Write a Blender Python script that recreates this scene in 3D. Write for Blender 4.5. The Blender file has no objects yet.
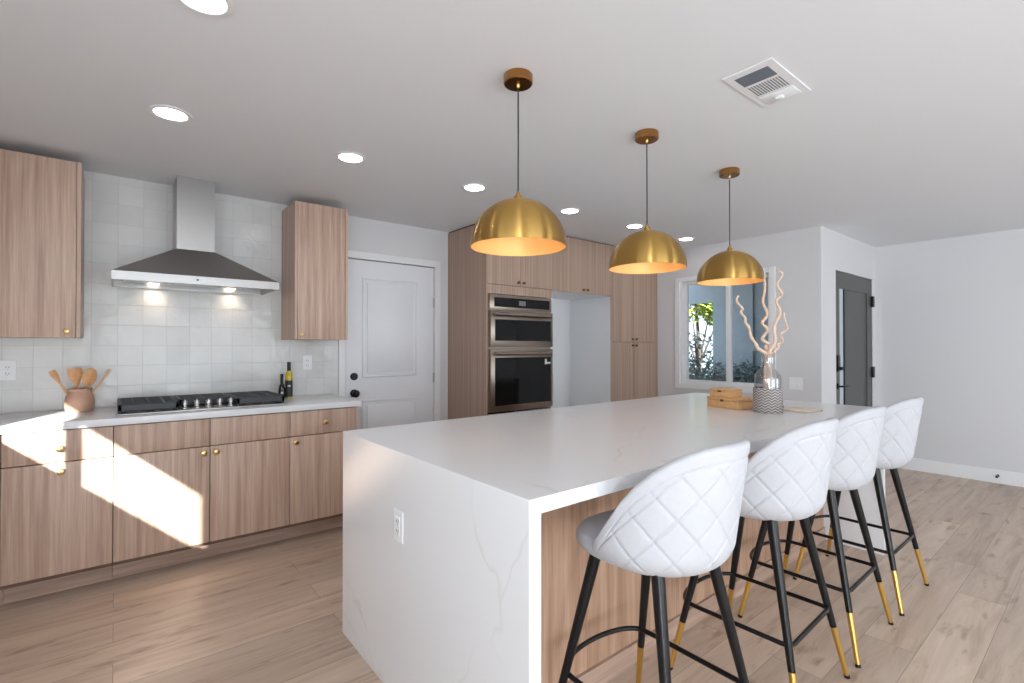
import bpy, bmesh, math, random
from mathutils import Vector, Matrix
random.seed(7)
PI = math.pi
SC = bpy.context.scene
COL = SC.collection

# ------------------------------------------------------------------ camera
CH, YAW, PITCH, ROLL, FPX = 1.3286, 0.6785, 0.0092, -0.0007, 492.2
cd = bpy.data.cameras.new('camera'); cam = bpy.data.objects.new('camera', cd); COL.objects.link(cam)
fwd = Vector((math.sin(YAW)*math.cos(PITCH), math.cos(YAW)*math.cos(PITCH), math.sin(PITCH)))
right = Vector((math.cos(YAW), -math.sin(YAW), 0)); up = right.cross(fwd)
cam.matrix_world = Matrix(((right.x, up.x, -fwd.x, 0), (right.y, up.y, -fwd.y, 0), (right.z, up.z, -fwd.z, CH), (0, 0, 0, 1)))
cd.sensor_width = 36; cd.sensor_fit = 'HORIZONTAL'; cd.lens = FPX*36/1024; cd.clip_start = 0.02
SC.camera = cam

# ------------------------------------------------------------------ world, sun, daylight fill, exposure
w = bpy.data.worlds.new('world'); SC.world = w; w.use_nodes = True
bg = w.node_tree.nodes['Background']; bg.inputs[0].default_value = (0.72, 0.84, 1.0, 1); bg.inputs[1].default_value = 1.6
SC.view_settings.view_transform = 'Standard'; SC.view_settings.look = 'None'
SC.view_settings.gamma = 1; SC.view_settings.use_curve_mapping = False
SC.view_settings.exposure = 0.6
SC.cycles.use_denoising = True
SC.cycles.max_bounces = 10; SC.cycles.diffuse_bounces = 6; SC.cycles.glossy_bounces = 4
SC.cycles.transmission_bounces = 8; SC.cycles.transparent_max_bounces = 12
SC.cycles.caustics_reflective = True; SC.cycles.caustics_refractive = False
SC.cycles.sample_clamp_indirect = 6

def lamp(name, kind, loc, energy, color=(1, 1, 1), direction=None, **kw):
    l = bpy.data.lights.new(name, kind); l.energy = energy; l.color = color
    for k, v in kw.items(): setattr(l, k, v)
    o = bpy.data.objects.new(name, l); COL.objects.link(o); o.location = loc
    if direction is not None: o.rotation_euler = Vector(direction).to_track_quat('-Z', 'Y').to_euler()
    return o
lamp('sun', 'SUN', (-3, -6, 6), 26.0, (1.0, 0.95, 0.88), (0.35, 1.0, -0.313), angle=math.radians(0.5))
# added area lamps for daylight at assumed unseen openings, tilted up at the ceiling
lamp('patio_fill', 'AREA', (1.2, -3.25, 1.2), 66, (0.93, 0.96, 1.0), (0, 1, 0.6), shape='RECTANGLE', size=3.0, size_y=2.1)
lamp('living_fill', 'AREA', (4.9, -3.25, 1.3), 42, (0.93, 0.96, 1.0), (0, 1, 0.5), shape='RECTANGLE', size=2.0, size_y=1.7)
lamp('side_fill', 'AREA', (-1.45, -1.9, 1.2), 112, (0.93, 0.96, 1.0), (1, 0, 0.35), shape='RECTANGLE', size=0.8, size_y=1.9)

lamp('clerestory_fill', 'AREA', (-1.42, 0.0, 1.78), 20, (0.96, 0.98, 1.0), (1, 0.15, -0.6), shape='RECTANGLE', size=2.6, size_y=0.4)  # fill lamp added outside the strip to brighten the left floor

# ------------------------------------------------------------------ material helpers
def new_mat(name):
    m = bpy.data.materials.new(name); m.use_nodes = True
    return m, m.node_tree, m.node_tree.nodes['Principled BSDF']
def N(nt, t, **kw):
    n = nt.nodes.new(t)
    for k, v in kw.items():
        if k.startswith('i_'): n.inputs[int(k[2:])].default_value = v
        else: setattr(n, k, v)
    return n
def plain(name, col, rough=0.5, metal=0.0, bump=0.0, bscale=60.0, var=0.0, vscale=8.0, **kw):
    m, nt, b = new_mat(name)
    b.inputs['Roughness'].default_value = rough; b.inputs['Metallic'].default_value = metal
    b.inputs['Base Color'].default_value = (*col, 1)
    for k, v in kw.items(): b.inputs[k.replace('_', ' ')].default_value = v
    geo = N(nt, 'ShaderNodeNewGeometry')
    if var > 0:
        no = N(nt, 'ShaderNodeTexNoise'); no.inputs['Scale'].default_value = vscale; no.inputs['Detail'].default_value = 4
        nt.links.new(geo.outputs['Position'], no.inputs['Vector'])
        r = N(nt, 'ShaderNodeValToRGB')
        r.color_ramp.elements[0].position = 0.3; r.color_ramp.elements[1].position = 0.7
        r.color_ramp.elements[0].color = (*[c*(1-var) for c in col], 1); r.color_ramp.elements[1].color = (*[min(1, c*(1+var)) for c in col], 1)
        nt.links.new(no.outputs['Fac'], r.inputs['Fac']); nt.links.new(r.outputs['Color'], b.inputs['Base Color'])
    if bump > 0:
        no = N(nt, 'ShaderNodeTexNoise'); no.inputs['Scale'].default_value = bscale; no.inputs['Detail'].default_value = 3
        nt.links.new(geo.outputs['Position'], no.inputs['Vector'])
        bp = N(nt, 'ShaderNodeBump'); bp.inputs['Strength'].default_value = bump; bp.inputs['Distance'].default_value = 0.002
        nt.links.new(no.outputs['Fac'], bp.inputs['Height']); nt.links.new(bp.outputs['Normal'], b.inputs['Normal'])
    return m
def emit(name, col, s):
    m, nt, b = new_mat(name)
    b.inputs['Base Color'].default_value = (*col, 1)
    b.inputs['Emission Color'].default_value = (*col, 1); b.inputs['Emission Strength'].default_value = s
    return m
def wood(name, dark, light, scale, rough=0.45, bump=0.05):
    # scale = (x, y, z) of the stretched grain
    m, nt, b = new_mat(name)
    geo = N(nt, 'ShaderNodeNewGeometry'); oi = N(nt, 'ShaderNodeObjectInfo')
    mp = N(nt, 'ShaderNodeMapping'); mp.inputs['Scale'].default_value = scale
    ad = N(nt, 'ShaderNodeVectorMath', operation='ADD')
    mu = N(nt, 'ShaderNodeMath', operation='MULTIPLY'); mu.inputs[1].default_value = 37.0
    nt.links.new(oi.outputs['Random'], mu.inputs[0]); nt.links.new(geo.outputs['Position'], mp.inputs['Vector'])
    nt.links.new(mp.outputs['Vector'], ad.inputs[0]); nt.links.new(mu.outputs[0], ad.inputs[1])
    n1 = N(nt, 'ShaderNodeTexNoise'); n1.inputs['Scale'].default_value = 1.0; n1.inputs['Detail'].default_value = 6; n1.inputs['Roughness'].default_value = 0.6; n1.inputs['Distortion'].default_value = 0.15
    mp2 = N(nt, 'ShaderNodeVectorMath', operation='MULTIPLY'); mp2.inputs[1].default_value = (4.2, 4.2, 4.2)
    n2 = N(nt, 'ShaderNodeTexNoise'); n2.inputs['Scale'].default_value = 1.0; n2.inputs['Detail'].default_value = 3
    nt.links.new(ad.outputs[0], n1.inputs['Vector']); nt.links.new(ad.outputs[0], mp2.inputs[0]); nt.links.new(mp2.outputs[0], n2.inputs['Vector'])
    mx = N(nt, 'ShaderNodeMath', operation='MULTIPLY_ADD'); mx.inputs[1].default_value = 0.35
    nt.links.new(n2.outputs['Fac'], mx.inputs[0]); nt.links.new(n1.outputs['Fac'], mx.inputs[2])
    r = N(nt, 'ShaderNodeValToRGB'); r.color_ramp.elements[0].position = 0.5; r.color_ramp.elements[1].position = 0.86
    r.color_ramp.elements[0].color = (*dark, 1); r.color_ramp.elements[1].color = (*light, 1)
    nt.links.new(mx.outputs[0], r.inputs['Fac']); nt.links.new(r.outputs['Color'], b.inputs['Base Color'])
    b.inputs['Roughness'].default_value = rough
    bp = N(nt, 'ShaderNodeBump'); bp.inputs['Strength'].default_value = bump; bp.inputs['Distance'].default_value = 0.001
    nt.links.new(mx.outputs[0], bp.inputs['Height']); nt.links.new(bp.outputs['Normal'], b.inputs['Normal'])
    return m

M = {}
M['wall'] = plain('painted_wall', (0.665, 0.66, 0.672), 0.6, bump=0.05, bscale=90)
M['ceiling'] = plain('ceiling_paint', (0.76, 0.775, 0.80), 0.7, bump=0.04, bscale=70)
M['trim'] = plain('white_trim', (0.80, 0.80, 0.81), 0.35)
M['door'] = plain('white_door_paint', (0.76, 0.77, 0.80), 0.35)
M['oak'] = wood('cabinet_oak', (0.40, 0.265, 0.20), (0.61, 0.45, 0.355), (34, 34, 1.1))
M['oak_shaded'] = wood('island_oak_shaded', (0.36, 0.21, 0.135), (0.56, 0.37, 0.255), (34, 34, 1.1))  # cabinet oak with overhang shade and warm bounce put into its colour
M['oak_tall'] = wood('cabinet_oak_striped', (0.30, 0.20, 0.15), (0.475, 0.34, 0.265), (48, 48, 0.3))
M['oak_base'] = wood('oak_plinth', (0.36, 0.235, 0.175), (0.54, 0.385, 0.30), (1.1, 34, 34))
M['white_lam'] = plain('white_laminate', (0.76, 0.77, 0.785), 0.3)
M['under'] = plain('underside_shade_brown', (0.13, 0.075, 0.05), 0.7)  # shadow under the cabinet doors put into the colour
M['gap'] = plain('dark_reveal', (0.05, 0.035, 0.028), 0.8)
M['brass'] = plain('knob_brass', (0.62, 0.42, 0.18), 0.28, 1.0)
M['knobdark'] = plain('knob_antique_bronze', (0.20, 0.12, 0.06), 0.35, 1.0)
M['steel'] = plain('brushed_steel', (0.42, 0.41, 0.40), 0.33, 1.0, bump=0.03, bscale=200)
M['steel_hood'] = plain('hood_steel', (0.42, 0.405, 0.395), 0.3, 1.0)
M['steel_warm'] = plain('oven_steel', (0.32, 0.265, 0.225), 0.3, 1.0)
M['blackglass'] = plain('oven_glass', (0.006, 0.006, 0.006), 0.05, Specular_IOR_Level=0.18)
M['black'] = plain('black_metal', (0.006, 0.006, 0.007), 0.3, Specular_IOR_Level=0.35)
M['iron'] = plain('cast_iron', (0.035, 0.04, 0.047), 0.5, bump=0.2, bscale=150)
M['plastic'] = plain('white_plastic', (0.83, 0.84, 0.86), 0.3)
M['socket'] = plain('socket_slots', (0.08, 0.08, 0.09), 0.6)
M['fabric'] = plain('white_quilted_fabric', (0.50, 0.503, 0.53), 0.9, bump=0.2, bscale=420, var=0.02, vscale=60)
M['fabric_seat'] = plain('pale_seat_fabric', (0.47, 0.49, 0.53), 0.9, bump=0.2, bscale=420)
M['rose'] = plain('bronzed_brass', (0.44, 0.22, 0.075), 0.22, 1.0)
M['gold'] = plain('gold_leg_tip', (0.72, 0.47, 0.14), 0.28, 1.0)
M['pewter'] = plain('hinge_nickel', (0.45, 0.45, 0.46), 0.35, 1.0)
M['greydoor'] = plain('charcoal_door_paint', (0.085, 0.087, 0.082), 0.45)
M['frost'] = plain('frosted_door_glass', (0.55, 0.62, 0.66), 0.25)
M['cord'] = plain('black_cord', (0.02, 0.02, 0.022), 0.6)
M['inner'] = plain('shade_inside_gold', (0.86, 0.56, 0.24), 0.45, 0.25)
M['bulb'] = emit('warm_bulb', (1.0, 0.72, 0.40), 9)
M['can'] = emit('downlight_lens', (1.0, 0.97, 0.93), 15)
M['hoodlamp'] = emit('hood_lamp_lens', (1.0, 0.86, 0.66), 9)
M['spark'] = emit('cooktop_lamp', (1.0, 0.6, 0.3), 2)
M['bamboo'] = plain('bamboo_box', (0.66, 0.38, 0.17), 0.5, var=0.10, vscale=40)
M['spoon'] = plain('spoon_wood', (0.56, 0.29, 0.13), 0.5, var=0.15, vscale=50)
M['spoon_lt'] = plain('pale_spoon_wood', (0.66, 0.42, 0.24), 0.5, var=0.12, vscale=50)
M['terra'] = plain('terracotta', (0.42, 0.25, 0.18), 0.75, bump=0.1, bscale=120, var=0.06, vscale=30)
M['branch'] = plain('pale_willow', (0.72, 0.53, 0.40), 0.7, var=0.12, vscale=60, bump=0.3, bscale=180)
M['bottle_dark'] = plain('dark_bottle_glass', (0.012, 0.012, 0.010), 0.06)
M['oil'] = plain('olive_oil_glass', (0.55, 0.42, 0.03), 0.08)
M['label'] = plain('black_label', (0.02, 0.02, 0.02), 0.5)
M['label_mark'] = plain('pale_label_mark', (0.6, 0.58, 0.52), 0.6)
M['mat_woven'] = plain('woven_cream_mat', (0.72, 0.62, 0.52), 0.9, bump=0.6, bscale=300, var=0.12, vscale=150)
M['ext_blue'] = plain('blue_grey_stucco', (0.36, 0.41, 0.43), 0.8, var=0.04)
M['ext_white'] = plain('porch_white', (0.72, 0.74, 0.76), 0.7)
M['concrete'] = plain('exterior_paving', (0.45, 0.44, 0.42), 0.9, var=0.08)
M['leaf'] = plain('tree_leaves', (0.20, 0.26, 0.03), 0.6, var=0.5, vscale=9)
M['leaf_dark'] = plain('shrub_leaves', (0.035, 0.06, 0.04), 0.6, var=0.5, vscale=14)
M['leaf_grey'] = plain('hedge_leaves', (0.10, 0.14, 0.12), 0.7, var=0.4, vscale=20)
M['bark'] = plain('bark', (0.06, 0.045, 0.035), 0.9)
M['vent_dark'] = plain('vent_shadow', (0.16, 0.18, 0.21), 0.7)
M['screen'] = plain('oven_display', (0.16, 0.17, 0.18), 0.3)

def mk_floor():
    m, nt, b = new_mat('oak_plank_floor')
    geo = N(nt, 'ShaderNodeNewGeometry')
    br = N(nt, 'ShaderNodeTexBrick'); br.offset = 0.37; br.offset_frequency = 2
    br.inputs['Color1'].default_value = (0, 0, 0, 1); br.inputs['Color2'].default_value = (1, 1, 1, 1); br.inputs['Mortar'].default_value = (0.5, 0.5, 0.5, 1)
    br.inputs['Scale'].default_value = 1.0; br.inputs['Mortar Size'].default_value = 0.0012; br.inputs['Mortar Smooth'].default_value = 0.3
    br.inputs['Brick Width'].default_value = 1.35; br.inputs['Row Height'].default_value = 0.19; br.inputs['Bias'].default_value = 0.0
    nt.links.new(geo.outputs['Position'], br.inputs['Vector'])
    sep = N(nt, 'ShaderNodeSeparateColor'); nt.links.new(br.outputs['Color'], sep.inputs[0])
    mul = N(nt, 'ShaderNodeMath', operation='MULTIPLY'); mul.inputs[1].default_value = 40; nt.links.new(sep.outputs[0], mul.inputs[0])
    mp = N(nt, 'ShaderNodeMapping'); mp.inputs['Scale'].default_value = (1.1, 11, 1)
    nt.links.new(geo.outputs['Position'], mp.inputs['Vector'])
    ad = N(nt, 'ShaderNodeVectorMath', operation='ADD'); nt.links.new(mp.outputs[0], ad.inputs[0]); nt.links.new(mul.outputs[0], ad.inputs[1])
    n1 = N(nt, 'ShaderNodeTexNoise'); n1.inputs['Scale'].default_value = 1.3; n1.inputs['Detail'].default_value = 8; n1.inputs['Roughness'].default_value = 0.62; n1.inputs['Distortion'].default_value = 0.7
    nt.links.new(ad.outputs[0], n1.inputs['Vector'])
    r = N(nt, 'ShaderNodeValToRGB')
    e = r.color_ramp.elements; e[0].position = 0.28; e[0].color = (0.40, 0.29, 0.215, 1); e[1].position = 0.72; e[1].color = (0.67, 0.54, 0.43, 1)
    e2 = e.new(0.48); e2.color = (0.56, 0.43, 0.335, 1)
    nt.links.new(n1.outputs['Fac'], r.inputs['Fac'])
    # knots / dark streaks
    mpk = N(nt, 'ShaderNodeMapping'); mpk.inputs['Scale'].default_value = (2.6, 9, 1); nt.links.new(geo.outputs['Position'], mpk.inputs['Vector'])
    adk = N(nt, 'ShaderNodeVectorMath', operation='ADD'); nt.links.new(mpk.outputs[0], adk.inputs[0]); nt.links.new(mul.outputs[0], adk.inputs[1])
    nk = N(nt, 'ShaderNodeTexNoise'); nk.inputs['Scale'].default_value = 1.7; nk.inputs['Detail'].default_value = 5; nt.links.new(adk.outputs[0], nk.inputs['Vector'])
    rk = N(nt, 'ShaderNodeValToRGB'); rk.color_ramp.elements[0].position = 0.60; rk.color_ramp.elements[0].color = (1, 1, 1, 1)
    rk.color_ramp.elements[1].position = 0.74; rk.color_ramp.elements[1].color = (0.62, 0.55, 0.50, 1); nt.links.new(nk.outputs['Fac'], rk.inputs['Fac'])
    mk = N(nt, 'ShaderNodeMix', data_type='RGBA', blend_type='MULTIPLY'); mk.inputs[0].default_value = 1.0
    nt.links.new(r.outputs['Color'], mk.inputs[6]); nt.links.new(rk.outputs['Color'], mk.inputs[7])
    # per plank tone
    rp = N(nt, 'ShaderNodeMapRange'); rp.inputs['To Min'].default_value = 0.84; rp.inputs['To Max'].default_value = 1.08; nt.links.new(sep.outputs[0], rp.inputs['Value'])
    sc = N(nt, 'ShaderNodeVectorMath', operation='SCALE'); nt.links.new(mk.outputs[2], sc.inputs[0]); nt.links.new(rp.outputs[0], sc.inputs['Scale'])
    mg = N(nt, 'ShaderNodeMix', data_type='RGBA'); mg.inputs[7].default_value = (0.25, 0.18, 0.14, 1)
    nt.links.new(br.outputs['Fac'], mg.inputs[0]); nt.links.new(sc.outputs[0], mg.inputs[6])
    nt.links.new(mg.outputs[2], b.inputs['Base Color']); b.inputs['Roughness'].default_value = 0.42
    bp = N(nt, 'ShaderNodeBump'); bp.inputs['Strength'].default_value = 0.08; bp.inputs['Distance'].default_value = 0.002
    nt.links.new(n1.outputs['Fac'], bp.inputs['Height']); nt.links.new(bp.outputs['Normal'], b.inputs['Normal'])
    return m
M['floor'] = mk_floor()

def mk_quartz():
    m, nt, b = new_mat('veined_white_quartz')
    geo = N(nt, 'ShaderNodeNewGeometry')
    nz = N(nt, 'ShaderNodeTexNoise'); nz.inputs['Scale'].default_value = 1.6; nz.inputs['Detail'].default_value = 4
    nt.links.new(geo.outputs['Position'], nz.inputs['Vector'])
    sc = N(nt, 'ShaderNodeVectorMath', operation='SCALE'); sc.inputs['Scale'].default_value = 0.55; nt.links.new(nz.outputs['Color'], sc.inputs[0])
    mp = N(nt, 'ShaderNodeMapping'); mp.inputs['Rotation'].default_value = (-0.6, 0.3, 0.9); mp.inputs['Scale'].default_value = (0.8, 1.5, 1.1)
    nt.links.new(geo.outputs['Position'], mp.inputs['Vector'])
    ad = N(nt, 'ShaderNodeVectorMath', operation='ADD'); nt.links.new(mp.outputs[0], ad.inputs[0]); nt.links.new(sc.outputs[0], ad.inputs[1])
    vo = N(nt, 'ShaderNodeTexVoronoi', feature='DISTANCE_TO_EDGE'); vo.inputs['Scale'].default_value = 0.8; nt.links.new(ad.outputs[0], vo.inputs['Vector'])
    r = N(nt, 'ShaderNodeValToRGB'); r.color_ramp.elements[0].position = 0.0; r.color_ramp.elements[0].color = (1, 1, 1, 1)
    r.color_ramp.elements[1].position = 0.006; r.color_ramp.elements[1].color = (0, 0, 0, 1); nt.links.new(vo.outputs['Distance'], r.inputs['Fac'])
    nf = N(nt, 'ShaderNodeTexNoise'); nf.inputs['Scale'].default_value = 2.3; nt.links.new(geo.outputs['Position'], nf.inputs['Vector'])
    rf = N(nt, 'ShaderNodeMapRange'); rf.inputs['From Min'].default_value = 0.42; rf.inputs['From Max'].default_value = 0.62; rf.inputs['To Max'].default_value = 0.42
    nt.links.new(nf.outputs['Fac'], rf.inputs['Value'])
    mu = N(nt, 'ShaderNodeMath', operation='MULTIPLY'); nt.links.new(r.outputs['Color'], mu.inputs[0]); nt.links.new(rf.outputs[0], mu.inputs[1])
    mx = N(nt, 'ShaderNodeMix', data_type='RGBA'); mx.inputs[6].default_value = (0.755, 0.765, 0.785, 1); mx.inputs[7].default_value = (0.58, 0.55, 0.52, 1)
    nt.links.new(mu.outputs[0], mx.inputs[0]); nt.links.new(mx.outputs[2], b.inputs['Base Color'])
    b.inputs['Roughness'].default_value = 0.22
    return m
M['quartz'] = mk_quartz()

def mk_tile():
    m, nt, b = new_mat('handmade_square_tile')
    geo = N(nt, 'ShaderNodeNewGeometry')
    sx = N(nt, 'ShaderNodeSeparateXYZ'); cx = N(nt, 'ShaderNodeCombineXYZ')
    nt.links.new(geo.outputs['Position'], sx.inputs[0]); nt.links.new(sx.outputs[0], cx.inputs[0]); nt.links.new(sx.outputs[2], cx.inputs[1])
    ad = N(nt, 'ShaderNodeVectorMath', operation='ADD'); ad.inputs[1].default_value = (1.308, -0.013 - 0.132*6, 0); nt.links.new(cx.outputs[0], ad.inputs[0])
    br = N(nt, 'ShaderNodeTexBrick'); br.offset = 0.0
    br.inputs['Color1'].default_value = (0, 0, 0, 1); br.inputs['Color2'].default_value = (1, 1, 1, 1); br.inputs['Mortar'].default_value = (0.5, 0.5, 0.5, 1)
    br.inputs['Scale'].default_value = 1.0; br.inputs['Mortar Size'].default_value = 0.0014; br.inputs['Mortar Smooth'].default_value = 0.4
    br.inputs['Brick Width'].default_value = 0.132; br.inputs['Row Height'].default_value = 0.132
    nt.links.new(ad.outputs[0], br.inputs['Vector'])
    no = N(nt, 'ShaderNodeTexNoise'); no.inputs['Scale'].default_value = 7; no.inputs['Detail'].default_value = 4; nt.links.new(geo.outputs['Position'], no.inputs['Vector'])
    sp = N(nt, 'ShaderNodeSeparateColor'); nt.links.new(br.outputs['Color'], sp.inputs[0])
    mx0 = N(nt, 'ShaderNodeMath', operation='MULTIPLY_ADD'); mx0.inputs[1].default_value = 0.6; nt.links.new(no.outputs['Fac'], mx0.inputs[0])
    mh = N(nt, 'ShaderNodeMath', operation='MULTIPLY'); mh.inputs[1].default_value = 0.38; nt.links.new(sp.outputs[0], mh.inputs[0]); nt.links.new(mh.outputs[0], mx0.inputs[2])
    r = N(nt, 'ShaderNodeValToRGB'); r.color_ramp.elements[0].position = 0.1; r.color_ramp.elements[0].color = (0.60, 0.605, 0.595, 1)
    r.color_ramp.elements[1].position = 0.9; r.color_ramp.elements[1].color = (0.73, 0.73, 0.72, 1); nt.links.new(mx0.outputs[0], r.inputs['Fac'])
    mg = N(nt, 'ShaderNodeMix', data_type='RGBA'); mg.inputs[7].default_value = (0.44, 0.45, 0.45, 1)
    mf = N(nt, 'ShaderNodeMath', operation='MULTIPLY'); mf.inputs[1].default_value = 0.45; nt.links.new(br.outputs['Fac'], mf.inputs[0])
    nt.links.new(mf.outputs[0], mg.inputs[0]); nt.links.new(r.outputs['Color'], mg.inputs[6]); nt.links.new(mg.outputs[2], b.inputs['Base Color'])
    b.inputs['Roughness'].default_value = 0.16
    # wavy hand made glaze plus per-tile tilt
    nb = N(nt, 'ShaderNodeTexNoise'); nb.inputs['Scale'].default_value = 11; nb.inputs['Detail'].default_value = 2; nt.links.new(geo.outputs['Position'], nb.inputs['Vector'])
    inv = N(nt, 'ShaderNodeMath', operation='MULTIPLY_ADD'); inv.inputs[1].default_value = -0.35; nt.links.new(br.outputs['Fac'], inv.inputs[0]); nt.links.new(nb.outputs['Fac'], inv.inputs[2])
    bp = N(nt, 'ShaderNodeBump'); bp.inputs['Strength'].default_value = 0.55; bp.inputs['Distance'].default_value = 0.008
    nt.links.new(inv.outputs[0], bp.inputs['Height']); nt.links.new(bp.outputs['Normal'], b.inputs['Normal'])
    return m
M['tile'] = mk_tile()

def mk_brass_shade():
    m, nt, b = new_mat('brushed_brass_shade')
    b.inputs['Base Color'].default_value = (0.50, 0.305, 0.09, 1); b.inputs['Metallic'].default_value = 1; b.inputs['Roughness'].default_value = 0.34
    b.inputs['Anisotropic'].default_value = 1.0; b.inputs['Anisotropic Rotation'].default_value = 0.25
    tg = N(nt, 'ShaderNodeTangent', direction_type='RADIAL', axis='Z'); nt.links.new(tg.outputs[0], b.inputs['Tangent'])
    tc = N(nt, 'ShaderNodeTexCoord'); mp = N(nt, 'ShaderNodeMapping'); mp.inputs['Scale'].default_value = (1, 1, 260)
    nt.links.new(tc.outputs['Object'], mp.inputs[0]); no = N(nt, 'ShaderNodeTexNoise'); no.inputs['Scale'].default_value = 2; nt.links.new(mp.outputs[0], no.inputs['Vector'])
    bp = N(nt, 'ShaderNodeBump'); bp.inputs['Strength'].default_value = 0.06; bp.inputs['Distance'].default_value = 0.001
    nt.links.new(no.outputs['Fac'], bp.inputs['Height']); nt.links.new(bp.outputs['Normal'], b.inputs['Normal'])
    return m
M['shade'] = mk_brass_shade()

def mk_glass(name, refl=0.06, tint=(0.93, 0.96, 0.97)):
    m = bpy.data.materials.new(name); m.use_nodes = True; nt = m.node_tree; nt.nodes.clear()
    out = N(nt, 'ShaderNodeOutputMaterial'); mx = N(nt, 'ShaderNodeMixShader'); t = N(nt, 'ShaderNodeBsdfTransparent'); g = N(nt, 'ShaderNodeBsdfGlossy')
    t.inputs[0].default_value = (*tint, 1); g.inputs['Roughness'].default_value = 0.01
    lw = N(nt, 'ShaderNodeLayerWeight'); lw.inputs[0].default_value = 0.5
    pw = N(nt, 'ShaderNodeMath', operation='POWER'); pw.inputs[1].default_value = 4.0
    ma = N(nt, 'ShaderNodeMath', operation='MULTIPLY_ADD'); ma.inputs[1].default_value = 0.5; ma.inputs[2].default_value = refl
    nt.links.new(lw.outputs['Facing'], pw.inputs[0]); nt.links.new(pw.outputs[0], ma.inputs[0]); nt.links.new(ma.outputs[0], mx.inputs[0])
    nt.links.new(t.outputs[0], mx.inputs[1]); nt.links.new(g.outputs[0], mx.inputs[2]); nt.links.new(mx.outputs[0], out.inputs[0])
    return m
M['glass'] = mk_glass('window_glass')
M['vaseglass'] = mk_glass('vase_glass', 0.12, (0.93, 0.94, 0.95))

def mk_weave():
    m, nt, b = new_mat('grey_herringbone_weave')
    tc = N(nt, 'ShaderNodeTexCoord'); sx = N(nt, 'ShaderNodeSeparateXYZ'); nt.links.new(tc.outputs['Object'], sx.inputs[0])
    at = N(nt, 'ShaderNodeMath', operation='ARCTAN2'); nt.links.new(sx.outputs[1], at.inputs[0]); nt.links.new(sx.outputs[0], at.inputs[1])
    # zigzag: z + |frac(angle*k)-.5|*a
    k = N(nt, 'ShaderNodeMath', operation='MULTIPLY'); k.inputs[1].default_value = 14/(2*PI); nt.links.new(at.outputs[0], k.inputs[0])
    pp = N(nt, 'ShaderNodeMath', operation='PINGPONG'); pp.inputs[1].default_value = 0.5; nt.links.new(k.outputs[0], pp.inputs[0])
    s1 = N(nt, 'ShaderNodeMath', operation='MULTIPLY'); s1.inputs[1].default_value = 1.6; nt.links.new(pp.outputs[0], s1.inputs[0])
    z = N(nt, 'ShaderNodeMath', operation='MULTIPLY_ADD'); z.inputs[1].default_value = 62; nt.links.new(sx.outputs[2], z.inputs[0]); nt.links.new(s1.outputs[0], z.inputs[2])
    p2 = N(nt, 'ShaderNodeMath', operation='PINGPONG'); p2.inputs[1].default_value = 0.5; nt.links.new(z.outputs[0], p2.inputs[0])
    r = N(nt, 'ShaderNodeValToRGB'); r.color_ramp.elements[0].position = 0.15; r.color_ramp.elements[0].color = (0.13, 0.115, 0.11, 1)
    r.color_ramp.elements[1].position = 0.38; r.color_ramp.elements[1].color = (0.52, 0.48, 0.46, 1); nt.links.new(p2.outputs[0], r.inputs['Fac'])
    nt.links.new(r.outputs['Color'], b.inputs['Base Color']); b.inputs['Roughness'].default_value = 0.6
    bp = N(nt, 'ShaderNodeBump'); bp.inputs['Strength'].default_value = 0.8; bp.inputs['Distance'].default_value = 0.004
    nt.links.new(p2.outputs[0], bp.inputs['Height']); nt.links.new(bp.outputs['Normal'], b.inputs['Normal'])
    return m
M['weave'] = mk_weave()

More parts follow.
